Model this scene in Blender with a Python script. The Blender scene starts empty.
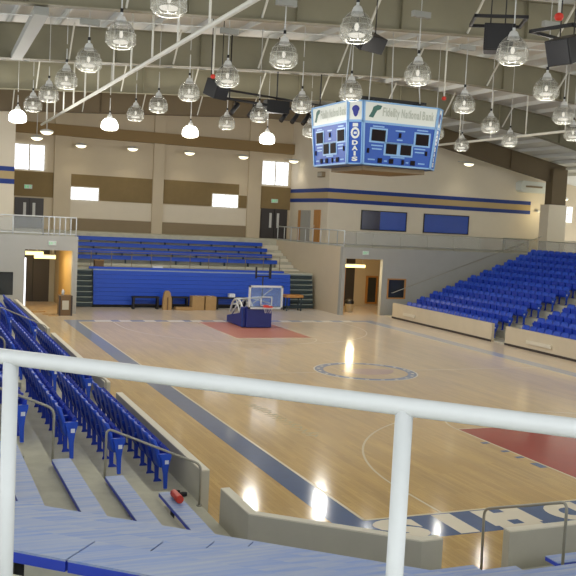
import bpy, bmesh, math, random
import numpy as np
from mathutils import Vector, Matrix
random.seed(7)
C = bpy.context.scene.collection
PI = math.pi

# ------------------------------------------------------------------ materials
def lin(c):
    out = []
    for v in c:
        v = v / 255.0
        out.append(v / 12.92 if v <= 0.04045 else ((v + 0.055) / 1.055) ** 2.4)
    return out
def mat(name, rgb, rough=0.6, metal=0.0, spec=0.5, noise=0.0, scale=4.0, stretch=(1, 1, 1), rgb2=None, emit=0.0, bump=0.0):
    m = bpy.data.materials.new(name); m.use_nodes = True
    nt = m.node_tree; b = nt.nodes['Principled BSDF']
    c = lin(rgb) + [1]
    b.inputs['Base Color'].default_value = c
    b.inputs['Roughness'].default_value = rough
    b.inputs['Metallic'].default_value = metal
    b.inputs['Specular IOR Level'].default_value = spec
    if noise > 0 or rgb2:
        tc = nt.nodes.new('ShaderNodeTexCoord'); mp = nt.nodes.new('ShaderNodeMapping'); mp.inputs['Scale'].default_value = stretch
        n = nt.nodes.new('ShaderNodeTexNoise'); n.inputs['Scale'].default_value = scale; n.inputs['Detail'].default_value = 6
        n.inputs['Roughness'].default_value = 0.65
        r = nt.nodes.new('ShaderNodeMix'); r.data_type = 'RGBA'
        mr = nt.nodes.new('ShaderNodeMapRange'); mr.inputs[1].default_value = 0.32; mr.inputs[2].default_value = 0.68
        c2 = lin(rgb2) + [1] if rgb2 else [max(0, v * (1 - noise)) for v in c[:3]] + [1]
        r.inputs['A'].default_value = c; r.inputs['B'].default_value = c2
        L = nt.links.new
        L(tc.outputs['Object'], mp.inputs[0]); L(mp.outputs[0], n.inputs['Vector']); L(n.outputs['Fac'], mr.inputs[0])
        L(mr.outputs[0], r.inputs['Factor']); L(r.outputs['Result'], b.inputs['Base Color'])
        if bump > 0:
            bp = nt.nodes.new('ShaderNodeBump'); bp.inputs['Strength'].default_value = bump; bp.inputs['Distance'].default_value = 0.02
            L(n.outputs['Fac'], bp.inputs['Height']); L(bp.outputs[0], b.inputs['Normal'])
    if emit > 0:
        b.inputs['Emission Color'].default_value = c; b.inputs['Emission Strength'].default_value = emit
    return m
def wood_floor(name, a, b_, rough):
    m = bpy.data.materials.new(name); m.use_nodes = True
    nt = m.node_tree; b = nt.nodes['Principled BSDF']; L = nt.links.new
    tc = nt.nodes.new('ShaderNodeTexCoord'); mp = nt.nodes.new('ShaderNodeMapping'); mp.inputs['Rotation'].default_value = (0, 0, PI / 2)
    br = nt.nodes.new('ShaderNodeTexBrick'); br.inputs['Scale'].default_value = 1.0
    br.inputs['Brick Width'].default_value = 1.3; br.inputs['Row Height'].default_value = 0.085; br.inputs['Mortar Size'].default_value = 0.0015
    br.inputs['Color1'].default_value = lin(a) + [1]; br.inputs['Color2'].default_value = lin(b_) + [1]
    br.inputs['Mortar'].default_value = [v * 0.6 for v in lin(b_)] + [1]; br.offset = 0.37
    n = nt.nodes.new('ShaderNodeTexNoise'); n.inputs['Scale'].default_value = 0.8; n.inputs['Detail'].default_value = 5
    mp2 = nt.nodes.new('ShaderNodeMapping'); mp2.inputs['Scale'].default_value = (3, .6, 1)
    mx = nt.nodes.new('ShaderNodeMix'); mx.data_type = 'RGBA'; mx.blend_type = 'MULTIPLY'; mx.inputs['Factor'].default_value = 1
    cr = nt.nodes.new('ShaderNodeMapRange'); cr.inputs[1].default_value = .3; cr.inputs[2].default_value = .7; cr.inputs[3].default_value = .86; cr.inputs[4].default_value = 1.08
    L(tc.outputs['Object'], mp.inputs[0]); L(mp.outputs[0], br.inputs['Vector']); L(tc.outputs['Object'], mp2.inputs[0]); L(mp2.outputs[0], n.inputs['Vector'])
    L(n.outputs['Fac'], cr.inputs[0]); L(br.outputs['Color'], mx.inputs['A']); L(cr.outputs[0], mx.inputs['B']); L(mx.outputs['Result'], b.inputs['Base Color'])
    b.inputs['Roughness'].default_value = rough
    b.inputs['Specular IOR Level'].default_value = 0.4
    return m
def glassy(name, rgb, trans, rough=0.1):
    m = bpy.data.materials.new(name); m.use_nodes = True
    nt = m.node_tree; b = nt.nodes['Principled BSDF']; L = nt.links.new; out = nt.nodes['Material Output']
    b.inputs['Base Color'].default_value = lin(rgb) + [1]; b.inputs['Roughness'].default_value = rough
    t = nt.nodes.new('ShaderNodeBsdfTransparent'); t.inputs[0].default_value = (0.97, 0.97, 0.97, 1)
    mx = nt.nodes.new('ShaderNodeMixShader'); mx.inputs[0].default_value = 1 - trans
    L(t.outputs[0], mx.inputs[1]); L(b.outputs[0], mx.inputs[2]); L(mx.outputs[0], out.inputs['Surface'])
    return m
def emitter(name, rgb, s):
    m = bpy.data.materials.new(name); m.use_nodes = True
    nt = m.node_tree; nt.nodes.remove(nt.nodes['Principled BSDF'])
    e = nt.nodes.new('ShaderNodeEmission'); e.inputs[0].default_value = lin(rgb) + [1]; e.inputs[1].default_value = s
    nt.links.new(e.outputs[0], nt.nodes['Material Output'].inputs['Surface'])
    return m

M = dict(
    floor=wood_floor('maple_floor', (210, 172, 96), (196, 157, 82), 0.11),
    band=mat('navy_court_paint', (44, 86, 142), 0.1, noise=.12, scale=3),
    key=mat('red_court_paint', (176, 62, 50), 0.09, noise=.1, scale=2),
    cream=mat('cream_court_paint', (232, 222, 198), 0.25),
    pinkwood=mat('faded_logo_paint', (176, 128, 104), 0.2, noise=.2, scale=2),
    line=mat('white_line_paint', (222, 206, 166), 0.25),
    kwall=mat('grey_kneewall_paint', (188, 184, 168), 0.7, noise=.07, scale=2),
    kcap=mat('kneewall_cap', (224, 218, 200), 0.6),
    rwall=mat('tan_kneewall_paint', (214, 202, 178), 0.7, noise=.06, scale=2),
    base=mat('dark_vinyl_base', (60, 52, 48), 0.6),
    conc=mat('stand_concrete', (206, 204, 186), 0.85, noise=.22, scale=1.6, bump=.1),
    graywall=mat('grey_block_paint', (168, 168, 162), 0.75, noise=.05, scale=1.5),
    beigewall=mat('beige_wall_paint', (208, 194, 168), 0.8, noise=.04, scale=1),
    whitewall=mat('off_white_wall_paint', (226, 216, 196), 0.8, noise=.04, scale=1),
    tanpanel=mat('tan_acoustic_panel', (140, 120, 82), 0.9, noise=.1, scale=2),
    lowband=mat('taupe_wall_band', (146, 130, 104), 0.85, noise=.06, scale=1),
    stripe=mat('navy_stripe_paint', (32, 60, 136), 0.7),
    stripetan=mat('tan_stripe_paint', (188, 166, 122), 0.8),
    frame=mat('olive_steel_paint', (134, 130, 108), 0.6, noise=.1, scale=.7),
    darkframe=mat('umber_steel_paint', (104, 90, 66), 0.7, noise=.1, scale=.7),
    brownbeam=mat('brown_soffit_paint', (146, 122, 82), 0.8),
    deck=mat('roof_insulation_facing', (226, 226, 220), 0.55, noise=.16, scale=.5, stretch=(2, .3, 1)),
    plategrey=mat('grey_mounting_steel', (150, 152, 146), 0.6),
    purlin=mat('galvanized_purlin', (214, 216, 212), 0.5, metal=.1),
    whitepipe=mat('white_pipe_paint', (212, 212, 202), 0.5),
    rail=mat('white_gloss_rail_paint', (206, 210, 212), 0.35, noise=.04, scale=9),
    hand=mat('grey_handrail_paint', (160, 158, 146), 0.45, metal=.3),
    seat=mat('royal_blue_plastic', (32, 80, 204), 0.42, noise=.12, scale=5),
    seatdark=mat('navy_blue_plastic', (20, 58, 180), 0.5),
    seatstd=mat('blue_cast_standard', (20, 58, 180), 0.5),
    plate=mat('white_number_plate', (224, 228, 236), 0.4),
    plank=mat('worn_blue_bench_plank', (122, 150, 214), 0.5, rgb2=(176, 186, 208), scale=2.2, stretch=(.5, 9, 9)),
    plankedge=mat('blue_plank_edge', (48, 74, 204), 0.5),
    bracket=mat('dark_steel_bracket', (52, 52, 54), 0.6, metal=.4),
    bleach=mat('bleacher_blue', (26, 80, 200), 0.45, noise=.1, scale=1, stretch=(.4, 1, 6)),
    bleachtop=mat('bleacher_footboard', (150, 170, 200), 0.5),
    teal=mat('dark_bleacher_frame', (44, 60, 66), 0.6),
    tealedge=mat('pale_step_edge', (150, 164, 160), 0.6),
    sbblue=mat('scoreboard_blue', (14, 78, 176), 0.5),
    sbwhite=mat('scoreboard_white_panel', (222, 228, 222), 0.45),
    sbtrim=mat('scoreboard_pale_trim', (126, 174, 224), 0.4),
    sbtext=mat('scoreboard_grey_lettering', (184, 192, 182), 0.5),
    sbgreen=mat('bank_emblem_green', (44, 98, 88), 0.5),
    sbnavy=mat('mascot_head_navy', (30, 44, 140), 0.5),
    black=mat('black_housing', (20, 20, 23), 0.55),
    led=mat('dark_digit_window', (30, 22, 24), 0.7, spec=.15),
    glass=glassy('ribbed_lamp_glass', (138, 138, 130), 0.68, .12),
    cage=mat('lamp_cage_wire', (160, 160, 152), 0.45, metal=.3),
    cap=mat('lamp_cap_white', (206, 208, 206), 0.45),
    bulb=emitter('dim_bulb_and_glint', (255, 250, 235), 1.1),
    litglobe=emitter('lit_lamp_glass', (255, 252, 240), 9.0),
    daylight=emitter('daylight_pane', (250, 252, 255), 1.9),
    downl=emitter('wall_light_lens', (255, 244, 205), 2.6),
    warmtube=emitter('warm_tube_light', (255, 226, 140), 3.4),
    exitg=emitter('exit_sign_green', (120, 220, 150), 0.8),
    palewood=mat('pale_varnished_panel', (206, 172, 112), 0.5, noise=.12, scale=3, stretch=(6, 6, .6)),
    wood=mat('orange_wood', (196, 140, 74), 0.5, noise=.2, scale=3, stretch=(6, 6, .6)),
    darkdoor=mat('charcoal_door', (62, 58, 58), 0.5),
    card=mat('cardboard', (178, 146, 100), 0.85, noise=.1, scale=4),
    red=mat('red_plastic', (196, 58, 40), 0.4),
    redcap=mat('red_pipe_end', (206, 52, 36), 0.5),
    navypad=mat('navy_vinyl_pad', (26, 40, 118), 0.45),
    acrylic=glassy('backboard_acrylic', (150, 180, 220), 0.72, .05),
    suiteglass=mat('blue_tinted_glass', (32, 78, 178), 0.2),
    suitedark=mat('dark_tinted_glass', (16, 22, 62), 0.12),
    bag=mat('black_bin_bag', (24, 24, 26), 0.4),
    trunk=mat('brown_box_wood', (112, 88, 60), 0.7),
    railmesh=glassy('rail_mesh_panel', (170, 176, 176), 0.72, .3),
    darkwin=mat('dark_window_glass', (52, 56, 58), 0.12),
    net=mat('hoop_net', (220, 220, 220), 0.8),
)
for k_ in ('floor', 'band', 'key', 'cream', 'line', 'pinkwood'):       # fine building dust lying on the court
    b_ = M[k_].node_tree.nodes['Principled BSDF']
    b_.inputs['Sheen Weight'].default_value = .75; b_.inputs['Sheen Roughness'].default_value = .30; b_.inputs['Sheen Tint'].default_value = (1, .95, .86, 1)

M['key'].node_tree.nodes['Principled BSDF'].inputs['Sheen Weight'].default_value = .3

# ------------------------------------------------------------------ mesh builder
WL = {}
class MB:
    def __init__(s): s.v = []; s.f = []; s.sm = []
    def add(s, vs, fs, smooth=False):
        o = len(s.v); s.v += [tuple(v) for v in vs]; s.f += [tuple(i + o for i in f) for f in fs]; s.sm += [smooth] * len(fs); return s
    def box(s, x0, x1, y0, y1, z0, z1):
        vs = [(x, y, z) for z in (z0, z1) for y in (y0, y1) for x in (x0, x1)]
        return s.add(vs, [(0, 2, 3, 1), (4, 5, 7, 6), (0, 1, 5, 4), (2, 6, 7, 3), (0, 4, 6, 2), (1, 3, 7, 5)])
    def bar(s, p0, p1, w, h, up=(0, 0, 1)):
        p0, p1 = Vector(p0), Vector(p1); d = (p1 - p0).normalized(); u = Vector(up)
        r = d.cross(u)
        if r.length < 1e-4: r = d.cross(Vector((1, 0, 0)))
        r.normalize(); u = r.cross(d).normalized()
        vs = [p + r * a * w / 2 + u * b * h / 2 for p in (p0, p1) for b in (-1, 1) for a in (-1, 1)]
        return s.add(vs, [(0, 2, 3, 1), (4, 5, 7, 6), (0, 1, 5, 4), (2, 6, 7, 3), (0, 4, 6, 2), (1, 3, 7, 5)])
    def tube(s, pts, r, n=8, cap=True):
        pts = [Vector(p) for p in pts]; k = len(pts); vs = []; fs = []
        ref = None
        for i, p in enumerate(pts):
            d = ((pts[min(i + 1, k - 1)] - p).normalized() + (p - pts[max(i - 1, 0)]).normalized()).normalized()
            if ref is None: ref = d.orthogonal().normalized()
            ref = (ref - d * ref.dot(d)).normalized(); b = d.cross(ref)
            for j in range(n):
                a = 2 * PI * j / n; vs.append(p + ref * math.cos(a) * r + b * math.sin(a) * r)
        for i in range(k - 1):
            for j in range(n): fs.append((i * n + j, i * n + (j + 1) % n, (i + 1) * n + (j + 1) % n, (i + 1) * n + j))
        s.add(vs, fs, True)
        if cap:
            o = len(s.v) - k * n
            s.f.append(tuple(o + j for j in range(n))[::-1]); s.sm.append(False)
            s.f.append(tuple(o + (k - 1) * n + j for j in range(n))); s.sm.append(False)
        return s
    def lathe(s, prof, n=16, c=(0, 0, 0)):
        vs = [(c[0] + r * math.cos(2 * PI * j / n), c[1] + r * math.sin(2 * PI * j / n), c[2] + z) for r, z in prof for j in range(n)]
        fs = [(i * n + j, i * n + (j + 1) % n, (i + 1) * n + (j + 1) % n, (i + 1) * n + j) for i in range(len(prof) - 1) for j in range(n)]
        return s.add(vs, fs, True)
    def prism(s, poly, z0, z1):
        n = len(poly)
        vs = [(x, y, z0) for x, y in poly] + [(x, y, z1) for x, y in poly]
        return s.add(vs, [tuple(range(n))[::-1], tuple(range(n, 2 * n))] + [(i, (i + 1) % n, n + (i + 1) % n, n + i) for i in range(n)])
    def prismY(s, poly, y0, y1):
        n = len(poly)
        vs = [(x, y0, z) for x, z in poly] + [(x, y1, z) for x, z in poly]
        return s.add(vs, [tuple(range(n)), tuple(range(n, 2 * n))[::-1]] + [(i, n + i, n + (i + 1) % n, (i + 1) % n) for i in range(n)])
    def prismX(s, poly, x0, x1):
        n = len(poly)
        vs = [(x0, y, z) for y, z in poly] + [(x1, y, z) for y, z in poly]
        return s.add(vs, [tuple(range(n))[::-1], tuple(range(n, 2 * n))] + [(i, (i + 1) % n, n + (i + 1) % n, n + i) for i in range(n)])
    def mesh(s, name, off=(0, 0, 0)):
        me = bpy.data.meshes.new(name)
        me.from_pydata([(v[0] - off[0], v[1] - off[1], v[2] - off[2]) for v in s.v], [], s.f)
        me.polygons.foreach_set('use_smooth', s.sm); me.update()
        bm = bmesh.new(); bm.from_mesh(me); bmesh.ops.recalc_face_normals(bm, faces=bm.faces); bm.to_mesh(me); bm.free()
        return me
    def build(s, name, m, parent=None, bevel=0.0):
        if parent is not None: off = WL[parent.name]
        else:
            a = np.array(s.v); lo, hi = a.min(0), a.max(0); off = ((lo[0] + hi[0]) / 2, (lo[1] + hi[1]) / 2, lo[2])
        me = s.mesh(name, off); me.materials.append(m if not isinstance(m, str) else M[m])
        o = bpy.data.objects.new(name, me); C.objects.link(o)
        if parent is not None: o.parent = parent; WL[o.name] = off
        else: o.location = off; WL[o.name] = off
        if bevel > 0:
            bv = o.modifiers.new('edge', 'BEVEL'); bv.width = bevel; bv.segments = 2; bv.limit_method = 'ANGLE'
        return o
def tag(o, label, cat, group=None):
    o['label'] = label; o['category'] = cat
    if group: o['group'] = group
    return o
def thing(name, label, cat, loc, group=None):
    o = bpy.data.objects.new(name, None); C.objects.link(o); o.location = loc; o.empty_display_size = .1
    WL[o.name] = tuple(loc); return tag(o, label, cat, group)
def struct(name, mb, m, parent=None, bevel=0):
    o = mb.build(name, m, parent, bevel)
    o['kind'] = 'structure'
    return o
def copy_thing(src, loc, label, rz=0.0):
    r = src.copy(); C.objects.link(r); r.location = loc; r.rotation_euler = (0, 0, rz); r['label'] = label
    for ch in list(src.children):
        c = ch.copy(); C.objects.link(c); c.parent = r
        for g in list(ch.children):
            d = g.copy(); C.objects.link(d); d.parent = c
    return r
def point_light(name, loc, w, col=(1, .96, .88), r=.12, parent=None):
    l = bpy.data.lights.new(name, 'POINT'); l.energy = w; l.color = col; l.shadow_soft_size = r
    o = bpy.data.objects.new(name, l); C.objects.link(o)
    if parent is not None:
        p = WL[parent.name]; o.parent = parent; o.location = (loc[0] - p[0], loc[1] - p[1], loc[2] - p[2])
    else: o.location = loc
    return o
ORD = ['first', 'second', 'third', 'fourth', 'fifth', 'sixth', 'seventh', 'eighth', 'ninth', 'tenth', 'eleventh', 'twelfth', 'thirteenth', 'fourteenth', 'fifteenth',
       'sixteenth', 'seventeenth', 'eighteenth', 'nineteenth', 'twentieth', 'twenty-first', 'twenty-second', 'twenty-third', 'twenty-fourth', 'twenty-fifth', 'twenty-sixth']

# ------------------------------------------------------------------ geometry constants
L_, W_ = 28.65, 15.24
CX, CY = W_ / 2, L_ / 2
DX, DY = .7547, -.6561            # along the chamfered corner stand
NX, NY = -.6561, -.7547           # outwards across its rows
AX, AY = -2.65, -1.5            # courtside corner of the kneewall
RISE, PITCH = .325, .83
def diagY(x, s): return AY + (s - (x - AX) * NX) / NY
def diagX(y, s): return AX + (s - (y - AY) * NY) / NX
def path(s, y_far=31.85, x_far=16.0):      # offset polyline, s from the courtside face of the kneewall
    x = AX - s; y = -3.1 - s
    return [(x, y_far), (x, diagY(x, s)), (diagX(y, s), y), (x_far, y)]
def row_floor(k): return .28 + RISE * (k - 1) if k <= 7 else 2.23 + .275 * (k - 7)

# ------------------------------------------------------------------ court floor
floor = struct('floor', MB().box(-6, 34, -14, 44.5, -.2, 0), 'floor')
def paint(name, mb, m): return mb.build(name, m, floor)
z = .002
b = MB().box(-.62, -.03, -.03, L_ + .03, 0, z).box(W_ + .03, W_ + .70, -.03, L_ + .03, 0, z).box(-.62, W_ + .7, -1.08, -.03, 0, z).box(-.62, W_ + .7, L_ + .03, L_ + .75, 0, z)
paint('border_band', b, 'band')
def strip(mb, x0, y0, x1, y1, w=.05, h=.004):
    d = Vector((x1 - x0, y1 - y0)).normalized(); n = Vector((-d.y, d.x)) * w / 2
    mb.prism([(x0 + n.x, y0 + n.y), (x1 + n.x, y1 + n.y), (x1 - n.x, y1 - n.y), (x0 - n.x, y0 - n.y)][::-1], 0, h)
ln = MB()
for a in ((0, -.03, 0, L_ + .03), (W_, -.03, W_, L_ + .03), (-.03, 0, W_ + .03, 0), (-.03, L_, W_ + .03, L_)): strip(ln, *a, w=.06)
def arc(mb, cx, cy, r, a0, a1, w=.05, n=40, h=.004):
    for i in range(n):
        t0 = a0 + (a1 - a0) * i / n; t1 = a0 + (a1 - a0) * (i + 1) / n
        mb.add([(cx + q * math.cos(t), cy + q * math.sin(t), h) for t in (t0, t1) for q in (r - w / 2, r + w / 2)], [(0, 1, 3, 2)])
for y0, sg in ((0, 1), (L_, -1)):
    kx0, kx1 = CX - 1.83, CX + 1.83
    strip(ln, kx0, y0, kx0, y0 + sg * 5.79); strip(ln, kx1, y0, kx1, y0 + sg * 5.79); strip(ln, kx0, y0 + sg * 5.79, kx1, y0 + sg * 5.79)
    arc(ln, CX, y0 + sg * 5.79, 1.83, 0 if sg > 0 else PI, PI if sg > 0 else 2 * PI)
    strip(ln, CX - 6.02, y0, CX - 6.02, y0 + sg * 1.6); strip(ln, CX + 6.02, y0, CX + 6.02, y0 + sg * 1.6)
    arc(ln, CX, y0 + sg * 1.6, 6.02, 0 if sg > 0 else PI, PI if sg > 0 else 2 * PI, n=70)
strip(ln, 0, CY, CX - 1.83, CY); strip(ln, CX + 1.83, CY, W_, CY)
paint('court_lines', ln, 'line')
paint('key_paint', MB().box(CX - 1.8, CX + 1.8, .05, 5.76, 0, .002), 'key')
paint('key_paint', MB().box(CX - 1.8, CX + 1.8, L_ - 5.76, L_ - .05, 0, .002), mat('hazed_red_court_paint', (186, 122, 102), .35))  # far key: grazing haze of the dusty floor mixed into the red
blk = MB()
for yy in (2.2, 2.95, 3.5, 4.3): blk.box(CX - 2.06, CX - 1.86, yy, yy + .12, 0, .004)
blk.box(CX - 2.06, CX - 1.86, 2.13, 2.5, 0, .0045)
paint('lane_block', blk, 'band')
ring = MB(); arc(ring, CX, CY, 1.68, 0, 2 * PI, w=.34, n=64, h=.003); paint('centre_ring', ring, 'band')
ring2 = MB(); arc(ring2, CX, CY, 1.84, 0, 2 * PI, w=.05, n=64, h=.005)
for i in range(39):
    if i % 2 == 0: arc(ring2, CX, CY, 1.68, 2 * PI * i / 39 + .03, 2 * PI * (i + 1) / 39 - .05, w=.1, n=3, h=.0045)
paint('centre_ring_lettering', ring2, 'cream')
def blob(cx, cy, rx, ry, n=24): return [(cx + rx * math.cos(2 * PI * i / n) * (1 + .12 * math.sin(3 * 2 * PI * i / n)), cy + ry * math.sin(2 * PI * i / n)) for i in range(n)]
paint('centre_logo', MB().prism(blob(CX + .1, CY - .1, 1.0, .62), 0, .003), 'pinkwood')
# letters
def glyph(ch, bold=.035):
    cu = bpy.data.curves.new('glyph', 'FONT'); cu.body = ch; cu.offset = bold; cu.resolution_u = 5; cu.size = 1
    o = bpy.data.objects.new('glyph', cu); C.objects.link(o)
    dg = bpy.context.evaluated_depsgraph_get(); dg.update()
    me = bpy.data.meshes.new_from_object(o.evaluated_get(dg))
    vs = [tuple(v.co) for v in me.vertices]; fs = [tuple(p.vertices) for p in me.polygons]
    C.objects.unlink(o); bpy.data.objects.remove(o); bpy.data.meshes.remove(me); bpy.data.curves.remove(cu)
    return np.array(vs), fs
def put_glyph(mb, ch, fn, bold=.035):
    v, f = glyph(ch, bold); lo, hi = v.min(0), v.max(0); d = np.maximum(hi - lo, 1e-6)
    mb.add([fn((p[0] - lo[0]) / d[0], (p[1] - lo[1]) / d[1]) for p in v], f)
base_word = MB()
for bx in ((2.17, 2.56, -.88, -.07), (2.80, 3.2, -.88, -.07), (2.56, 2.80, -.66, -.27), (2.24, 3.12, -1.06, -.88)): base_word.box(*bx, 0, .004)
for ch, x0, x1 in (('S', .0, .86), ('I', 1.33, 1.72), ('D', 3.6, 4.5)):
    put_glyph(base_word, ch, lambda u, v, x0=x0, x1=x1: (x1 - u * (x1 - x0), -.07 - v * .98, .004), .07)
paint('baseline_lettering', base_word, 'cream')
fb = MB()
for i in range(12): fb.box(.8 + i * 1.2, 1.35 + i * 1.2 + .25 * (i % 3 == 0), L_ + .1, L_ + .68, 0, .004)
paint('far_baseline_lettering', fb, 'cream')
sw = MB(); random.seed(3)
yy = 9.6
while yy > 5.7:
    w = random.uniform(.12, .3); xx = 1.42 + (9.6 - yy) * .07
    strip(sw, xx - .12, yy, xx + random.uniform(.08, .32), yy - w * .5, w=.06); strip(sw, xx + .2, yy, xx + random.uniform(-.05, .1), yy - w, w=.05)
    yy -= w + .06
paint('side_script_lettering', sw, mat('faded_script_paint', (206, 192, 152), .2))

# ------------------------------------------------------------------ kneewalls along the court
H = .85
def kneewall(name, pts, m, cap, th=.15, side=1, h=H):
    pts = [Vector(p) for p in pts]; inner = []
    for i, p in enumerate(pts):
        d0 = (p - pts[i - 1]).normalized() if i > 0 else None; d1 = (pts[i + 1] - p).normalized() if i < len(pts) - 1 else None
        n0 = Vector((d0.y, -d0.x)) if d0 else Vector((d1.y, -d1.x)); n1 = Vector((d1.y, -d1.x)) if d1 else n0
        n = (n0 + n1).normalized(); k = th / max(.3, n.dot(n0)); inner.append(p + n * k * side)
    poly = [tuple(p) for p in pts] + [tuple(p) for p in inner[::-1]]
    o = struct(name, MB().prism(poly, 0, h), m)
    o.data.update()
    MB().prism([tuple(Vector(p)) for p in poly], h, h + .02).build('cap_strip', cap, o)['label'] = 'pale painted top of the wall'
    return o
kneewall('wall_left_courtside', [(AX, 7.6), (AX, .75)], 'kwall', 'kcap')
kneewall('wall_left_courtside', [(AX, 18.4), (AX, 8.95)], 'kwall', 'kcap')
kneewall('wall_left_courtside', [(AX, 30.2), (AX, 19.6)], 'kwall', 'kcap')
B2 = (diagX(-3.1, 0), -3.1)
kneewall('wall_corner_courtside', [(AX, -.28), (AX, AY), B2, (-.52, -3.1)], 'kwall', 'kcap')
kneewall('wall_near_courtside', [(.62, -3.1), (14.5, -3.1)], 'kwall', 'kcap')
kneewall('wall_right_courtside', [(18.0, 20.2), (18.0, -1.0)][::-1], 'rwall', 'rwall', side=1)
kneewall('wall_right_courtside', [(18.0, 21.25), (18.0, 30.7)], 'rwall', 'rwall', side=1)
for y0, y1 in ((21.25, 30.7), (-1, 20.2)):
    struct('baseboard_right', MB().box(17.975, 18.0, y0, y1, 0, .1), 'base')
for y0, y1 in ((28.2, 29.4), (18.6, 16.9)):
    tag(MB().box(17.93, 18.0, min(y0, y1), max(y0, y1), .30, .46).build('wall_sign', 'kcap'),
        'small pale sign plate on the right courtside wall, ' + ('near its far end' if y0 > 25 else 'just past the gate'), 'sign')

# ------------------------------------------------------------------ concrete stands
def stand(name, steps, poly_fn, m, close=True):
    mb = MB()
    for i, (s0, s1, zz) in enumerate(steps):
        a, bq = poly_fn(s0), poly_fn(s1)
        for j in range(len(a) - 1):
            mb.add([(*a[j], zz), (*a[j + 1], zz), (*bq[j + 1], zz), (*bq[j], zz)], [(0, 1, 2, 3)])
        if i + 1 < len(steps):
            z2 = steps[i + 1][2]
            for j in range(len(bq) - 1):
                mb.add([(*bq[j], zz), (*bq[j + 1], zz), (*bq[j + 1], z2), (*bq[j], z2)], [(0, 1, 2, 3)])
    a = poly_fn(steps[0][0])
    for j in range(len(a) - 1):
        mb.add([(*a[j], 0), (*a[j + 1], 0), (*a[j + 1], steps[0][2]), (*a[j], steps[0][2])], [(0, 1, 2, 3)])
    # outer face and underside make it a solid
    bq = poly_fn(steps[-1][1])
    for j in range(len(a) - 1):
        mb.add([(*bq[j], steps[-1][2]), (*bq[j + 1], steps[-1][2]), (*bq[j + 1], -.2), (*bq[j], -.2)], [(0, 1, 2, 3)])
    return struct(name, mb, m)
S0 = .15
steps = [(S0, S0 + .9, row_floor(1))] + [(S0 + .9 + PITCH * (k - 2), S0 + .9 + PITCH * (k - 1), row_floor(k)) for k in range(2, 12)]
steps.append((steps[-1][1], steps[-1][1] + 8, 3.75))
stand('floor_stand_left', steps, path, 'conc')
def rpath(s): return [(18.15 + s, -3.0), (18.15 + s, 31.8)]
def rrow_floor(k): return .05 + .328 * (k - 1)
RP = .845
rsteps = [(0, 1.1, rrow_floor(1))] + [(1.1 + RP * (k - 2), 1.1 + RP * (k - 1), rrow_floor(k)) for k in range(2, 13)]
rsteps.append((rsteps[-1][1], 17.5, 3.95))
stand('floor_stand_right', rsteps, rpath, 'conc')
# aisle half steps
def half_steps(name, y0, y1, n, left=True):
    mb = MB()
    for k in range(1, n):
        if left:
            s = S0 + .9 + PITCH * (k - 1); mb.box(AX - s + .0, AX - s + .40, y0, y1, row_floor(k), row_floor(k) + RISE / 2)
        else:
            s = 1.1 + RP * (k - 1); mb.box(18.15 + s - .4, 18.15 + s, y0, y1, rrow_floor(k), rrow_floor(k) + .16)
    struct(name, mb, 'conc')
half_steps('floor_aisle_steps', .3, 1.1, 10); half_steps('floor_aisle_steps', 8.0, 9.1, 10); half_steps('floor_aisle_steps', 18.5, 19.6, 10)
half_steps('floor_aisle_steps', 20.3, 21.2, 12, False)
nb = MB()
for k in range(1, 10):
    s = S0 + .9 + PITCH * (k - 1); nb.box(-.4, .45, -3.1 - s, -3.1 - s + .4, row_floor(k), row_floor(k) + RISE / 2)
struct('floor_aisle_steps', nb, 'conc')

# ------------------------------------------------------------------ stadium seats
def seat_meshes():
    # local: seat faces +x, width along y, origin on the tread
    back = MB(); n = 6; prof = []
    for i in range(n + 1):
        t = i / n; zz = .40 + .50 * t; xx = -.10 - .10 * t - .03 * t * t; w = .225 - (.05 * max(0, (t - .8) / .2) ** 2)
        prof.append((xx, zz, w))
    for sgn in (0, 1):
        pass
    vs = []; fs = []
    for xx, zz, w in prof:
        for dx in (.022, -.022):
            for yv in (-1, -.5, 0, .5, 1):
                vs.append((xx + dx + .03 * yv * yv, yv * w * 1.1, zz))
    st = 10
    for i in range(n):
        o = i * st
        for j in range(4):
            fs.append((o + j, o + j + 1, o + st + j + 1, o + st + j)); fs.append((o + 5 + j + 1, o + 5 + j, o + st + 5 + j, o + st + 5 + j + 1))
        fs.append((o, o + st, o + st + 5, o + 5)); fs.append((o + 4, o + 9, o + st + 9, o + st + 4))
    o = n * st
    for j in range(4): fs.append((o + j, o + j + 1, o + 5 + j + 1, o + 5 + j)); fs.append((j, 5 + j, 5 + j + 1, j + 1))
    back.add(vs, fs, True)
    pan = MB()
    pv = []
    for xx, zz in ((-.06, .40), (.02, .38), (.075, .46), (.08, .70), (.05, .74), (.02, .70), (.0, .46)):
        pv.append((xx, zz))
    pan.prismY(pv, -.225, .225)
    arm = MB().prismY([(-.2, .60), (.12, .60), (.15, .625), (.12, .65), (-.2, .66)], .235, .285)
    std = MB().prismY([(-.07, 0), (.09, 0), (.07, .03), (.02, .06), (.02, .58), (.05, .60), (-.2, .60), (-.13, .42), (-.06, .30), (-.05, .06)], .242, .278)
    return back, pan, arm, std
back, pan, arm, std = seat_meshes()
mBack, mPan, mArm, mStd = back.mesh('seat_backrest'), pan.mesh('seat_pan'), arm.mesh('seat_armrest'), std.mesh('seat_standard')
for me, mm in ((mBack, 'seat'), (mPan, 'seatdark'), (mArm, 'seat'), (mStd, 'seatstd')): me.materials.append(M[mm])
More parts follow.
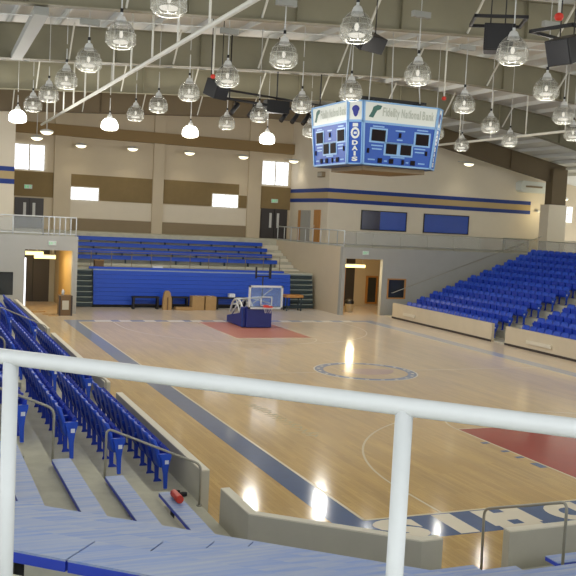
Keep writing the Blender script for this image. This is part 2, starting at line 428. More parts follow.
def end_mesh(sg):
    e = MB().prismY([(-.10, .60), (-.07, .44), (-.04, .28), (-.02, .02), (.04, .02), (.04, .30), (.06, .46), (.10, .60), (.10, .655), (-.14, .655)], min(sg * .29, sg * .245), max(sg * .29, sg * .245)).mesh('seat_end_panel'); e.materials.append(M['seat'])
    p = MB().box(-.02, .05, min(sg * .298, sg * .29), max(sg * .298, sg * .29), .47, .54).mesh('number_plate'); p.materials.append(M['plate'])
    return e, p
ENDS = {-1: end_mesh(-1), 1: end_mesh(1)}
Cam = Vector((-7.4899, -13.5684, 5.1815))
f_, yaw, pit, rol = 893.586, -.404565, -.0740647, .0500235
Fv = Vector((-math.sin(yaw) * math.cos(pit), math.cos(yaw) * math.cos(pit), math.sin(pit))); R0 = Vector((math.cos(yaw), math.sin(yaw), 0)); U0 = R0.cross(Fv)
Rv = R0 * math.cos(rol) + U0 * math.sin(rol); Uv = -R0 * math.sin(rol) + U0 * math.cos(rol)
def in_frame(p):      # is the point inside the photograph's field of view (used to decide which seats are individuals)
    d = Vector(p) - Cam; w = d.dot(Fv)
    if w < .5: return None
    x = 288 + f_ * d.dot(Rv) / w; y = 288 - f_ * d.dot(Uv) / w
    return w if (-8 < x < 584 and -8 < y < 590) else None
seats = []      # (distance or inf, loc, rotz, label, end)
SW = .54
secs_left = [(1.95, 8.0, 'nearest'), (9.4, 18.5, 'middle'), (19.95, 29.9, 'farthest')]
for k in range(1, 11):
    x = AX - .50 - .02 - PITCH * (k - 1) + (.0 if k == 1 else -.02)
    for (y0, y1, sn) in secs_left:
        n = int((y1 - y0) / SW)
        for i in range(n):
            y = y0 + i * SW
            seats.append((in_frame((x, y, row_floor(k) + .6)), (x, y, row_floor(k)), 0.0,
                          'blue stadium seat, %s from the aisle, %s row up, %s section of left stand' % (ORD[i], ORD[k - 1], sn), i == 0, 'left'))
secs_right = [(30.45, 21.45, 'far'), (19.95, 8.0, 'near')]
for k in range(1, 13):
    x = 19.0 - .22 + RP * (k - 1)
    for (y0, y1, sn) in secs_right:
        n = int((y0 - y1) / SW)
        for i in range(n):
            y = y0 - i * SW
            if k == 12 and y > 26.5: continue
            nm = ORD[i] if i < len(ORD) else 'later'
            seats.append((in_frame((x, y, rrow_floor(k) + .6)), (x, y, rrow_floor(k)), PI,
                          'blue stadium seat, %s from the %s, %s row up, %s section of right stand' % (nm, 'end wall' if sn == 'far' else 'aisle', ORD[k - 1], sn),
                          (i == n - 1) if sn == 'far' else (i == 0), 'right'))
vis = sorted([s for s in seats if s[0] is not None], key=lambda s: s[0])
single, rest = vis[:300], vis[300:] + [s for s in seats if s[0] is None and s[1][2] < 4.2]
proto = {}
for d, loc, rz, lab, end, bank in single:
    r = bpy.data.objects.new('stadium_seat', None); C.objects.link(r); r.location = loc; r.rotation_euler = (0, 0, rz); r.empty_display_size = .1
    tag(r, lab, 'seat', 'blue folding seats in the ' + bank + ' stand')
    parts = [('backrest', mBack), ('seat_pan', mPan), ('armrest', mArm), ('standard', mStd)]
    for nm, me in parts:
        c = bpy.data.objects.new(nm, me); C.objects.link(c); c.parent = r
    if end:
        endp, platem = ENDS[1 if bank == 'right' and 'far section' in lab else -1]
        c = bpy.data.objects.new('end_panel', endp); C.objects.link(c); c.parent = r
        g = bpy.data.objects.new('number_plate', platem); C.objects.link(g); g.parent = c
sv, sf = [], []
for me in (mBack, mPan, mArm, mStd):
    o = len(sv); sv += [tuple(v.co) for v in me.vertices]; sf += [tuple(i + o for i in p.vertices) for p in me.polygons]
sv = np.array(sv); allv = []; allf = []
for q, (d, loc, rz, lab, end, bank) in enumerate(rest):
    v = sv.copy()
    if rz: v[:, :2] *= -1
    allv.append(v + np.array(loc)); o = q * len(sv); allf += [tuple(i + o for i in f) for f in sf]
if rest:
    me = bpy.data.meshes.new('stadium_seating'); me.from_pydata(np.concatenate(allv).tolist(), [], allf); me.materials.append(M['seat'])
    o = bpy.data.objects.new('stadium_seating', me); C.objects.link(o); o['kind'] = 'stuff'
    tag(o, 'remaining blue folding stadium seats filling the farther rows of the stands', 'seating')

# ------------------------------------------------------------------ bench planks (short left rows, corner, near end)
def plank(p0, p1, zt, label, group, cut0=None, cut1=None):
    # plank from p0 to p1 (centre line), mitred by extra offsets of the edges
    d = (Vector(p1) - Vector(p0)).normalized(); n = Vector((-d.y, d.x)); w = .14
    c0 = cut0 or 0; c1 = cut1 or 0
    P0, P1 = Vector(p0), Vector(p1)
    poly = [P0 + n * w + d * c0 * w, P0 - n * w - d * c0 * w, P1 - n * w - d * c1 * w, P1 + n * w + d * c1 * w]
    mid = (P0 + P1) / 2
    t = thing('bench_plank', label, 'bench', (mid.x, mid.y, zt - .43), group)
    bd = MB().prism([tuple(q) for q in poly][::1], zt - .012, zt).build('plank_top', 'plank', t)
    MB().prism([tuple((q - mid) * .999 + mid) for q in poly], zt - .065, zt - .012).build('plank_edge', 'plankedge', t)
    ln_ = (P1 - P0).length; k = max(2, int(ln_ / 1.4) + 1)
    for i in range(k):
        q = P0 + (P1 - P0) * ((i + .25) / (k - .5))
        br = MB().bar((q.x - n.x * .1, q.y - n.y * .1, zt - .085), (q.x + n.x * .1, q.y + n.y * .1, zt - .085), .05, .04).bar((q.x, q.y, zt - .43), (q.x, q.y, zt - .1), .06, .05)
        br.build('bracket', 'bracket', t)
    return t
TB = math.tan(math.radians(24.5))
GRP = 'blue bench planks of the corner stand'
for k in range(1, 11):
    s = S0 + .74 + (.83 * (k - 1) + (.0 if k == 1 else .05)); zt = row_floor(k) + .43
    pts = path(s)
    m1, m2 = pts[1], pts[2]
    rn = ORD[k - 1]
    plank((AX - s, .22), (AX - s, m1[1] + .005), zt, 'short worn blue bench plank beside the aisle of the left stand, %s row up' % rn, GRP, 0, TB)
    t0, t1 = 0.0, 1.0
    dl = math.dist(m1, m2)
    ta = (m1[0] - AX) * DX + (m1[1] - AY) * DY; cuts = [0.0]
    for tc in (2.0 - 3.6, 2.0, 2.0 + 3.6):
        f = (tc - ta) / dl
        if .12 < f < .88: cuts.append(f)
    cuts.append(1.0)
    m1v, m2v = Vector(m1), Vector(m2); names = ['left piece', 'middle piece', 'right piece', 'end piece'] if len(cuts) > 3 else ['left piece', 'right piece']
    for i in range(len(cuts) - 1):
        g = .006
        p0 = m1v + (m2v - m1v) * cuts[i] + Vector((DX, DY)) * g; p1 = m1v + (m2v - m1v) * cuts[i + 1] - Vector((DX, DY)) * g
        plank(p0, p1, zt, 'dusty blue bench plank across the corner stand, %s row up, %s' % (rn, names[i]), GRP, -TB if i == 0 else 0, math.tan(math.radians(20.5)) if i == len(cuts) - 2 else 0)
    plank((m2[0] + .01, -3.1 - s), (-.42 if k < 3 else .38, -3.1 - s), zt, 'short blue bench plank of the near end beside its aisle, %s row up' % rn, GRP, -math.tan(math.radians(20.5)), 0)
    if k < 8:
        plank((.78, -3.1 - s), (6.5, -3.1 - s), zt, 'long blue bench plank of the near end beyond the handrail, %s row up' % rn, GRP)
# red case and bits left on the first row
s1 = AX - (S0 + .74)
rc = thing('red_tool_case', 'small red case lying on the lowest short bench plank', 'case', (s1 - .0, .02, .71))
MB().tube([(s1 + .03, -.06, .775), (s1 + .03, -.10, .775), (s1 + .03, -.38, .775), (s1 + .03, -.42, .775)], .062, 10).build('case_body', 'red', rc)
MB().tube([(s1 + .03, -.02, .775), (s1 + .03, -.065, .775)], .045, 10).build('end_cap', 'redcap', rc)
for i, (x, y) in enumerate(((-3.02, 1.45), (-2.95, 1.25), (-3.1, 1.2))):
    tag(MB().prism(blob(x, y, .07, .05, 8), .28, .32 + .02 * i).build('rubbish_scrap', 'bracket'), ['dark scrap of rubbish against the left courtside wall, farthest of three', 'dark scrap of rubbish by the handrail foot', 'dark scrap of rubbish nearest the red case'][i], 'rubbish', 'scraps on the first tread')

# ------------------------------------------------------------------ handrails
def handrail(label, pts, posts, r=.021):
    o = thing('handrail', label, 'handrail', posts[0][0], 'aisle handrails')
    p = [Vector(q) for q in pts]; fin = [p[0]]
    for i in range(1, len(p) - 1):
        a = (p[i - 1] - p[i]).normalized() * .12; c = (p[i + 1] - p[i]).normalized() * .12
        for t in (0, .25, .5, .75, 1): fin.append((p[i] + a) * (1 - t) ** 2 + p[i] * 2 * t * (1 - t) + (p[i] + c) * t * t)
    fin.append(p[-1])
    MB().tube(fin, r, 8).build('rail_tube', 'hand', o)
    for b0, b1 in posts: MB().tube([b0, (b0[0], b0[1], b0[2] + .02)], .05, 10).build('base_flange', 'hand', o)
    return o
def aisle_rails(y, where):
    xb = AX - 1.82
    handrail('bent grey pipe handrail, lower flight, ' + where, [(xb, y, row_floor(2) + .163), (xb, y, 1.70), (-2.84, y, 1.0), (-2.84, y, .28)],
             [((xb, y, row_floor(2) + .163), 0), ((-2.84, y, .28), 0)])
    xa = AX - 2.66
    handrail('bent grey pipe handrail, upper flight, ' + where, [(xa, y, row_floor(3) + .163), (xa, y, 2.05), (-7.2, y, 2.85), (-7.2, y, row_floor(5) + .3)],
             [((xa, y, row_floor(3) + .163), 0)])
aisle_rails(.66, 'nearest aisle of left stand'); aisle_rails(8.55, 'second aisle of left stand'); aisle_rails(19.1, 'farthest aisle of left stand')
handrail('bent grey pipe handrail at the gap in the near courtside wall', [(.55, -2.72, 0), (.55, -2.70, 1.03), (.55, -4.47, 1.69), (.55, -4.47, row_floor(2))], [((.55, -2.72, 0), 0), ((.55, -4.47, row_floor(2)), 0)])
# ------------------------------------------------------------------ white guard rail in front of the camera
p0, p1 = Vector((-7.235, -10.965, 4.76)), Vector((-6.1, -12.02, 4.75)); dd = (p1 - p0).normalized()
gr = thing('guard_rail', 'white pipe guard rail across the front of the upper deck', 'railing', (*(p0 + (p1 - p0) * .5).xy, 3.75))
MB().tube([p0 - dd * 2.5, p0 + (p1 - p0) * .5 + Vector((0, 0, .004)), p1 + dd * 2.5], .0225, 20).build('top_rail', 'rail', gr)
for f in (.742, .016, 1.46, -.68):
    q = p0 + (p1 - p0) * f
    MB().tube([(q.x, q.y, 3.75), (q.x, q.y, 4.75)], .0215, 20).tube([(q.x, q.y, 3.75), (q.x, q.y, 3.765)], .06, 16).build('post', 'rail', gr)

# ------------------------------------------------------------------ far end: portals, decks
DK = 3.95
def wall_with_hole(name, x0, x1, y0, y1, z0, z1, holes, m):
    mb = MB(); xs = sorted({x0, x1, *[h[0] for h in holes], *[h[1] for h in holes]}); zs = sorted({z0, z1, *[h[2] for h in holes], *[h[3] for h in holes]})
    for i in range(len(xs) - 1):
        for j in range(len(zs) - 1):
            cx, cz = (xs[i] + xs[i + 1]) / 2, (zs[j] + zs[j + 1]) / 2
            if any(h[0] < cx < h[1] and h[2] < cz < h[3] for h in holes): continue
            mb.box(xs[i], xs[i + 1], y0, y1, zs[j], zs[j + 1])
    return struct(name, mb, m)
wall_with_hole('wall_left_portal', -14, .42, 32.0, 32.3, 0, DK - .05, [(-2.16, .17, 0, 3.18), (-3.35, -2.68, .9, 2.04)], 'graywall')
wall_with_hole('wall_right_portal', 15.3, 36, 32.0, 32.3, 0, DK - .05, [(15.52, 17.93, 0, 3.25), (18.36, 19.5, 1.04, 2.1)], 'graywall')
struct('wall_bleacher_side', MB().box(15.3, 15.5, 32.3, 42.2, 0, DK - .05), 'beigewall')
struct('wall_bleacher_side', MB().box(.22, .42, 32.3, 42.2, 0, DK - .05), 'beigewall')
struct('floor_upper_deck', MB().box(-20, .3, 32.3, 44.5, DK - .3, DK).box(15.4, 38.5, 32.3, 44.5, DK - .3, DK).box(.3, 15.4, 42.2, 44.5, DK - .3, DK), 'conc')
# corridor interiors
struct('wall_left_corridor', MB().box(-2.5, -2.3, 32.3, 41, 0, 3.6), 'graywall')
struct('wall_left_corridor', MB().box(-2.5, .3, 41, 41.2, 0, 3.6), 'beigewall')
struct('wall_left_corridor', MB().box(.19, .22, 32.3, 36.4, 0, 3.4), 'palewood')
struct('ceiling_left_corridor', MB().box(-2.5, .2, 32.3, 41, 3.4, 3.5), 'beigewall')
struct('wall_right_corridor', MB().box(15.5, 15.56, 32.3, 41, 0, 3.6), 'beigewall')
struct('wall_right_corridor', MB().box(15.5, 22, 37.5, 37.7, 0, 3.6), 'beigewall')
struct('ceiling_right_corridor', MB().box(15.5, 22, 32.3, 37.6, 3.45, 3.55), 'beigewall')
struct('wall_right_corridor', MB().box(22, 22.1, 32.3, 37.7, 0, 3.6), 'beigewall')
struct('wall_right_office', MB().box(18.4, 19.45, 32.5, 32.55, .9, 2.3), 'darkwin')
pw = MB().box(18.36, 19.5, 32.1, 32.16, 1.04, 2.1); o = struct('window_office', pw, 'darkwin')
MB().box(18.3, 18.38, 31.96, 32.02, 1.0, 2.15).box(19.46, 19.54, 31.96, 32.02, 1.0, 2.15).box(18.3, 19.54, 31.96, 32.02, 2.1, 2.17).box(18.3, 19.54, 31.96, 32.02, .98, 1.05).build('window_frame', 'wood', o)
o = struct('window_office', MB().box(-3.35, -2.68, 32.1, 32.16, .9, 2.04), 'darkwin')
# doors in left corridor
dl = struct('door_1', MB().box(-1.9, -.1, 38.0, 38.1, 0, 3.0), 'darkdoor')
struct('wall_left_corridor', MB().box(-2.3, -1.9, 38, 38.1, 0, 3.4).box(-.1, .2, 38, 38.1, 0, 3.4).box(-1.9, -.1, 38, 38.1, 3.0, 3.4), 'graywall')
MB().box(-1.02, -.98, 37.96, 38.0, 0, 3.0).build('centre_stile', 'black', dl)
sl = struct('window_1', MB().box(-2.12, -2.04, 32.36, 32.42, .35, 2.75), 'daylight')
def tray_light(lab, x0, x1, y, z0, zc, w, grp=None):
    t = thing('corridor_light', lab, 'light', ((x0 + x1) / 2, y, z0), grp)
    MB().box(x0, x1, y - .13, y + .13, z0 + .17, z0 + .21).build('fixture_body', 'cap', t)
    MB().box(x0 + .02, x1 - .02, y - .11, y + .11, z0, z0 + .17).build('tube', 'warmtube', t)
    for x in (x0 + .15, x1 - .15): MB().tube([(x, y, z0 + .2), (x, y, zc + .03)], .012, 6).build('hanger_rod', 'cap', t)
    point_light('corridor_glow', ((x0 + x1) / 2, y, z0 - .15), w, (1, .82, .50), .2, t)
tray_light('warm strip light hung in the left corridor, front one', -2.0, -1.1, 33.2, 2.86, 3.4, 65, 'left corridor strip lights')
tray_light('warm strip light hung in the left corridor, rear one', -1.45, -.35, 34.1, 2.64, 3.4, 65, 'left corridor strip lights')
tray_light('warm strip light hung in the right corridor', 16.1, 17.5, 33.4, 2.68, 3.45, 130)
# right corridor furnishings
d3 = struct('door_2', MB().box(18.3, 18.95, 37.42, 37.5, 0, 3.05), 'darkdoor')
struct('trim_1', MB().box(17.75, 18.28, 37.4, 37.5, 0, 3.0), 'wood')
nb_ = thing('notice_frame', 'dark framed glass panel on the right corridor wall', 'notice board', (20.2, 37.4, .15))
MB().box(19.9, 20.55, 37.4, 37.48, .22, 1.85).build('panel', 'darkwin', nb_)
MB().box(19.82, 19.92, 37.36, 37.5, .15, 1.95).box(20.53, 20.63, 37.36, 37.5, .15, 1.95).box(19.92, 20.53, 37.36, 37.5, 1.85, 1.95).box(19.92, 20.53, 37.36, 37.5, .15, .25).build('frame', 'wood', nb_)
bn = thing('rubbish_bin', 'white rubbish bin with a black bag in the right corridor', 'bin', (16.75, 33.7, 0))
MB().lathe([(.0, 0), (.22, 0), (.27, .62), (.28, .62), (.25, .6), (.0, .55)], 16, (16.75, 33.7, 0)).build('bin_body', 'cap', bn)
MB().lathe([(.285, .5), (.295, .62), (.24, .72), (.12, .78), (.0, .74)], 14, (16.75, 33.7, 0)).build('bin_bag', 'bag', bn)
for (x, z, lab, yv) in ((-.85, 3.42, 'left', 31.93), (16.75, 3.5, 'right', 31.93)):
    e = thing('exit_sign', 'small green exit sign over the %s portal' % lab, 'sign', (x, 31.95, z), 'exit signs')
    MB().box(x - .19, x + .19, 31.92, 32.0, z, z + .22).build('sign_box', 'cap', e)
    ex = MB()
    for i, ch in enumerate('EXIT'): put_glyph(ex, ch, lambda u, v, i=i: (x - .16 + i * .083 + u * (.065 if ch != 'I' else .02), 31.915, z + .04 + v * .14), .03)
    ex.build('sign_lettering', 'exitg', e)
# things in the left corridor mouth
bx = thing('wooden_crate', 'brown wooden crate standing in the left portal', 'crate', (-.16, 31.4, 0))
MB().box(-.56, .06, 31.1, 31.7, 0, 1.0).build('crate_body', 'trunk', bx, .01)
for a in ((-.58, -.50), (0, .08)): MB().box(a[0], a[1], 31.07, 31.11, 0, 1.0).build('corner_post', 'base', bx)
MB().box(-.42, -.1, 31.07, 31.1, .3, .75).build('front_label', 'kwall', bx)
tag(MB().lathe([(0, 0), (.07, 0), (.07, .2), (.03, .24), (.03, .28), (0, .28)], 12, (-.35, 31.4, 1.0)).build('white_bottle', 'cap'), 'small white bottle standing on the wooden crate', 'bottle')
for i, (x, y, w, h) in enumerate(((-1.0, 31.5, .3, .05), (-.85, 30.9, .25, .04), (-1.35, 32.6, .35, .06))):
    tag(MB().prism(blob(x, y, w, w * .5, 10), 0, h).build('cardboard_scrap', 'card'), ['cardboard scrap on the floor left of the crate', 'cardboard scrap in front of the left portal', 'cardboard scrap inside the left corridor'][i], 'cardboard', 'cardboard scraps by the left portal')
# deck rails
def deck_rail(label, pts, step, infill, m='rail', h=.98, r=.03, grp='upper deck railings'):
    o = thing('deck_railing', label, 'railing', (*pts[0], DK - .05), grp)
    zb = DK - .05
    mb = MB().tube([(*p, zb + h - .05) for p in pts], r * 1.2, 8); mb.build('top_rail', m, o)
    MB().tube([(*p, zb + .1) for p in pts], r, 6).build('bottom_rail', m, o)
    for a, c in zip(pts, pts[1:]):
        n = max(1, round(math.dist(a, c) / step))
        for i in range(n + 1):
            x = a[0] + (c[0] - a[0]) * i / n; y = a[1] + (c[1] - a[1]) * i / n
            MB().tube([(x, y, zb), (x, y, zb + h - .05)], r, 6).build('post', m, o)
        if infill == 'mesh':
            MB().bar((*a, zb + .5), (*c, zb + .5), .008, .74).build('mesh_panel', 'railmesh', o)
    return o
dr = deck_rail('white railing with glass panels on the left portal deck', [(-8.5, 32.1), (-1.3, 32.1)], 1.42, 'mesh')
deck_rail('white railing of close balusters at the bleacher end of left deck', [(-1.3, 32.1), (.32, 32.1)], .27, None)
deck_rail('white post railing beside the right top of the bleachers', [(15.4, 42.1), (15.4, 33.0), (15.4, 32.1)], 1.2, None)
deck_rail('grey mesh railing along the deck over the right portal', [(15.4, 32.1), (28.3, 32.1)], 1.85, 'mesh', 'hand', .95, .018)
deck_rail('grey mesh railing behind the top row of right stand', [(28.9, 31.9), (28.9, -1)], 1.9, 'mesh', 'hand', .9, .018)
deck_rail('brass coloured low railing at the back of the deck behind stands', [(29.6, 36.5), (36, 36.5)], 1.6, 'mesh', 'hand', .95, .018)
# wall mounted handrail up the grey end wall
handrail('grey wall handrail climbing the end wall of the right stand', [(18.6, 31.82, 1.35), (29, 31.82, 1.35 + 9.5 * .388)], [((18.6, 31.9, 1.33), 0)], .025)

# ------------------------------------------------------------------ far walls
FY, RY = 44.5, 38.3
struct('wall_far', MB().box(-2.1, 17.4, FY, FY + .3, 0, 13.2), 'beigewall')
struct('wall_far_return', MB().box(17.2, 17.4, RY + .3, FY, DK, 13.2), 'whitewall')
struct('wall_far_return', MB().box(-2.3, -2.1, RY + .3, FY, DK, 13.2), 'whitewall')
struct('wall_far_right', MB().box(17.2, 35.4, RY, RY + .3, DK, 12.6), 'whitewall')
struct('wall_far_left', MB().box(-20, -2.1, RY, RY + .3, 0, 12.4), 'whitewall')
struct('wall_right_recess', MB().box(35.2, 44, 42, 42.3, DK - .5, 11), 'beigewall')
struct('wall_right', MB().box(43.8, 44, -6, 42, 0, 11), 'beigewall')
def panel(name, x0, x1, z0, z1, m, y=FY, t=.05): return struct(name, MB().box(x0, x1, y - t, y, z0, z1), m)
panel('wall_far_panel', -1.6, .92, 5.95, 7.52, 'tanpanel'); panel('wall_far_panel', 14.55, 17.2, 5.98, 7.55, 'tanpanel')
panel('wall_far_panel', 2.0, 7.3, 5.92, 7.52, 'tanpanel'); panel('wall_far_panel', 8.0, 13.35, 5.96, 7.55, 'tanpanel')
panel('wall_far_panel', 1.45, 2.0, 5.84, 6.68, 'tanpanel'); panel('wall_far_panel', 13.35, 14.05, 5.96, 6.8, 'tanpanel')
panel('wall_far_lower_panel', 2.0, 14.5, 4.75, 5.9, 'whitewall', t=.03)
panel('wall_far_band', 1.5, 14.6, DK, 4.72, 'lowband', t=.06)
for x0, x1 in ((.92, 1.98), (7.28, 8.0), (13.95, 14.9)):
    struct('pillar_far', MB().box(x0, x1, FY - .22, FY, DK, 12.8), 'beigewall')
struct('trim_soffit', MB().box(-2.1, 17.2, FY - .4, FY, 9.85, 10.55), 'brownbeam')
def grid_window(name, x0, x1, z0, z1, nx, nz, mid=False):
    o = struct(name, MB().box(x0, x1, FY - .07, FY - .02, z0, z1), 'daylight')
    mb = MB()
    for i in range(nx + 1):
        x = x0 + (x1 - x0) * i / nx; w = .007 if 0 < i < nx else .03
        if mid and i == nx // 2: w = .04
        mb.box(x - w, x + w, FY - .11, FY - .07, z0, z1)
    for j in range(nz + 1):
        zz = z0 + (z1 - z0) * j / nz; w = .007 if 0 < j < nz else .03
        mb.box(x0, x1, FY - .11, FY - .07, zz - w, zz + w)
    mb.build('window_frame', 'kcap', o)
grid_window('window_2', -1.53, .34, 7.58, 9.18, 6, 5, True); grid_window('window_3', 14.95, 16.95, 7.65, 9.3, 6, 5, True)
grid_window('window_4', 1.98, 3.78, 5.88, 6.72, 6, 3); grid_window('window_5', 11.43, 13.3, 5.92, 6.82, 6, 3)
for n, x0, x1, zt in (('door_3', -1.4, .35, 5.86), ('door_4', 15.02, 17.0, 6.02)):
    d = struct(n, MB().box(x0, x1, FY - .1, FY - .01, DK, zt), 'darkdoor')
    m_ = (x0 + x1) / 2
    for dx in (-.36, .2):
        MB().box(m_ + dx, m_ + dx + .17, FY - .12, FY - .1, DK + .75, zt - .3).build('door_glass', 'cap', d)
    MB().box(m_ - .02, m_ + .02, FY - .13, FY - .1, DK, zt).build('meeting_stile', 'black', d)
for x, z, lab in ((-.62, 6.42, 'left'), (15.98, 6.44, 'right')):
    e = thing('exit_sign', 'small green exit sign on tan panel over the %s far double door' % lab, 'sign', (x, FY - .1, z), 'exit signs')
    MB().box(x - .24, x + .24, FY - .16, FY - .05, z, z + .26).build('sign_box', 'cap', e)
    ex = MB()
    for i, ch in enumerate('EXIT'): put_glyph(ex, ch, lambda u, v, i=i, ch=ch: (x - .2 + i * .1 + u * (.085 if ch != 'I' else .025), FY - .17, z + .04 + v * .18), .03)
    ex.build('sign_lettering', 'exitg', e)
# right wall: stripes, suite windows, vent
for x0, x1 in ((17.15, 33.07),):
    struct('trim_2', MB().box(x0, x1, RY - .02, RY, 7.2, 7.45).box(x0, x1, RY - .02, RY, 6.55, 6.8), 'stripe')
    struct('trim_3', MB().box(x0, x1, RY - .015, RY, 6.8, 7.2), 'stripetan')
struct('trim_2', MB().box(17.18, 17.2, RY, FY - .05, 7.2, 7.45).box(17.18, 17.2, RY, FY - .05, 6.55, 6.8), 'stripe')
struct('trim_3', MB().box(17.185, 17.2, RY, FY - .05, 6.8, 7.2), 'stripetan')
struct('trim_2', MB().box(-12, -2.1, RY - .02, RY, 7.2, 7.45).box(-12, -2.1, RY - .02, RY, 6.5, 6.77), 'stripe')
struct('trim_3', MB().box(-12, -2.1, RY - .015, RY, 6.77, 7.2), 'stripetan')
for n, x0, x1, dark in (('window_6', 19.68, 22.98, True), ('window_7', 24.4, 27.9, False)):
    w = struct(n, MB().box(x0, x1, RY - .04, RY - .01, 4.95, 6.12), 'suiteglass')
    MB().box(x0 - .05, x1 + .05, RY - .07, RY, 6.12, 6.18).box(x0 - .05, x1 + .05, RY - .07, RY, 4.89, 4.95).box(x0 - .05, x0, RY - .07, RY, 4.9, 6.15).box(x1, x1 + .05, RY - .07, RY, 4.9, 6.15).build('window_frame', 'black', w)
    if dark: MB().box(x0, x0 + 1.35, RY - .05, RY - .04, 4.95, 6.12).build('window_pane', 'suitedark', w)
struct('wall_far_right_parapet', MB().box(19.3, 29, RY - .25, RY - .1, DK, 4.8), 'kcap')
# door openings in the return wall
r1 = struct('door_5', MB().box(17.12, 17.2, 39.3, 40.2, DK, 6.05), 'wood')
MB().box(17.1, 17.12, 40.05, 40.1, 4.9, 5.05).build('door_handle', 'cap', r1)
struct('door_6', MB().box(17.1, 17.2, 40.9, 42.3, DK, 6.0), 'graywall')
struct('trim_4', MB().box(17.08, 17.2, 42.3, 42.7, DK, 6.0), 'wood')
v = thing('wall_speaker', 'small grey box high on the wall at the stripe corner', 'speaker', (17.1, 38.8, 8.0))
MB().box(16.95, 17.2, 38.9, 39.6, 8.15, 8.5).build('housing', 'lowband', v, .02); MB().box(16.93, 16.95, 38.95, 39.55, 8.2, 8.45).build('grille', 'kwall', v)
ac = thing('wall_heater', 'white rounded heater unit on the right end of the striped wall', 'heater', (32.8, 37.9, 8.1))
MB().prismY([(31.7, 8.2), (31.9, 8.05), (33.8, 8.05), (34.0, 8.2), (34.0, 8.6), (33.8, 8.8), (31.9, 8.85), (31.7, 8.7)], 37.7, 38.3).build('housing', 'sbwhite', ac)
MB().box(32.1, 33.5, 37.66, 37.7, 8.4, 8.52).build('grille', 'lowband', ac)
# column at right
struct('pillar_right', MB().box(32.1, 33.6, 35.1, 36.0, DK, 7.2), 'whitewall')
struct('pillar_right_upper', MB().box(32.35, 33.55, 35.2, 35.9, 7.2, 9.6), 'darkframe')
dnl = thing('downlight', 'warm wall light at the right end of the striped wall', 'light', (33.6, 38.0, 6.75))
MB().lathe([(0, .14), (.12, .14), (.16, 0), (.14, 0)], 14, (33.6, 38.0, 6.75)).build('housing', 'cap', dnl)
MB().lathe([(0, -.02), (.13, .0), (0, .02)], 14, (33.6, 38.0, 6.75)).build('lens', 'downl', dnl)
MB().tube([(33.6, 38.0, 6.87), (33.6, 38.3, 6.87)], .03, 6).build('arm', 'cap', dnl)
point_light('downlight_glow', (33.6, 37.1, 6.7), 34, (1, .82, .45), .12, dnl)
w = struct('window_8', MB().box(39.0, 39.9, 41.9, 41.95, 6.2, 7.4), 'daylight')
MB().box(39.43, 39.47, 41.86, 41.9, 6.2, 7.4).box(39.0, 39.9, 41.86, 41.9, 6.78, 6.82).build('window_frame', 'kcap', w)

PZ = [(-22, 8.9), (-8, 9.86), (4, 10.66), (12, 11.15), (17, 11.0), (20, 10.8), (23.85, 10.37), (33.6, 8.5), (36, 8.04), (44, 6.9)]
def zb(x):
    for (a, za), (b_, zb_) in zip(PZ, PZ[1:]):
        if x <= b_: return za + (zb_ - za) * (x - a) / (b_ - a)
    return PZ[-1][1]
def zt(x): return zb(x) + (1.12 if x < 20 else 1.12 + .012 * (x - 20))
# wall lights
WLs = [(2.35, FY - 1.3, 9.25, 'left of the far wall', FY - .2), (5.6, FY - 1.3, 9.3, 'second from left on far wall', FY), (9.36, FY - 1.3, 9.32, 'third from left on far wall', FY), (13.1, FY - 1.3, 9.34, 'fourth from left on far wall', FY),
       (16.6, 42.8, 9.3, 'beside the right tall window', FY), (26.8, RY - 1.3, 9.6, 'over the striped wall', RY), (-.75, 39.9, 9.25, 'over the left tall window, rear one', None), (-.83, 35.3, 9.25, 'over the left tall window, front one', None), (37.9, 40.6, 7.9, 'beyond the white pillar at right', 42.0)]
for x, y, zz, lab, wy in WLs:
    t = thing('disc_light', 'shallow round glowing wall light ' + lab, 'light', (x, y, zz), 'shallow round lights along the walls')
    MB().lathe([(.345, .0), (.36, .04), (.3, .1), (.1, .16), (0, .16)], 20, (x, y, zz)).build('reflector', 'cap', t)
    MB().lathe([(0, -.15), (.14, -.135), (.26, -.08), (.335, .0), (0, .02)], 20, (x, y, zz)).build('lens', 'downl', t)
    if wy == 0: arm_ = [(x, y, zz + .15), (x, y, zz + .22), (35.5, y, zz + .22)]
    elif wy: arm_ = [(x, y, zz + .15), (x, wy, zz + .22)]
    else: arm_ = [(x, y, zz + .15), (x, y, zt(x) + .2)]
    MB().tube(arm_, .022, 6).build('arm', 'cap', t)
    l = point_light('wall_light_glow', (x, y, zz - .3), 34, (1, .9, .7), .33, t)
    l.data.type = 'SPOT'; l.data.spot_size = math.radians(125); l.data.spot_blend = .6

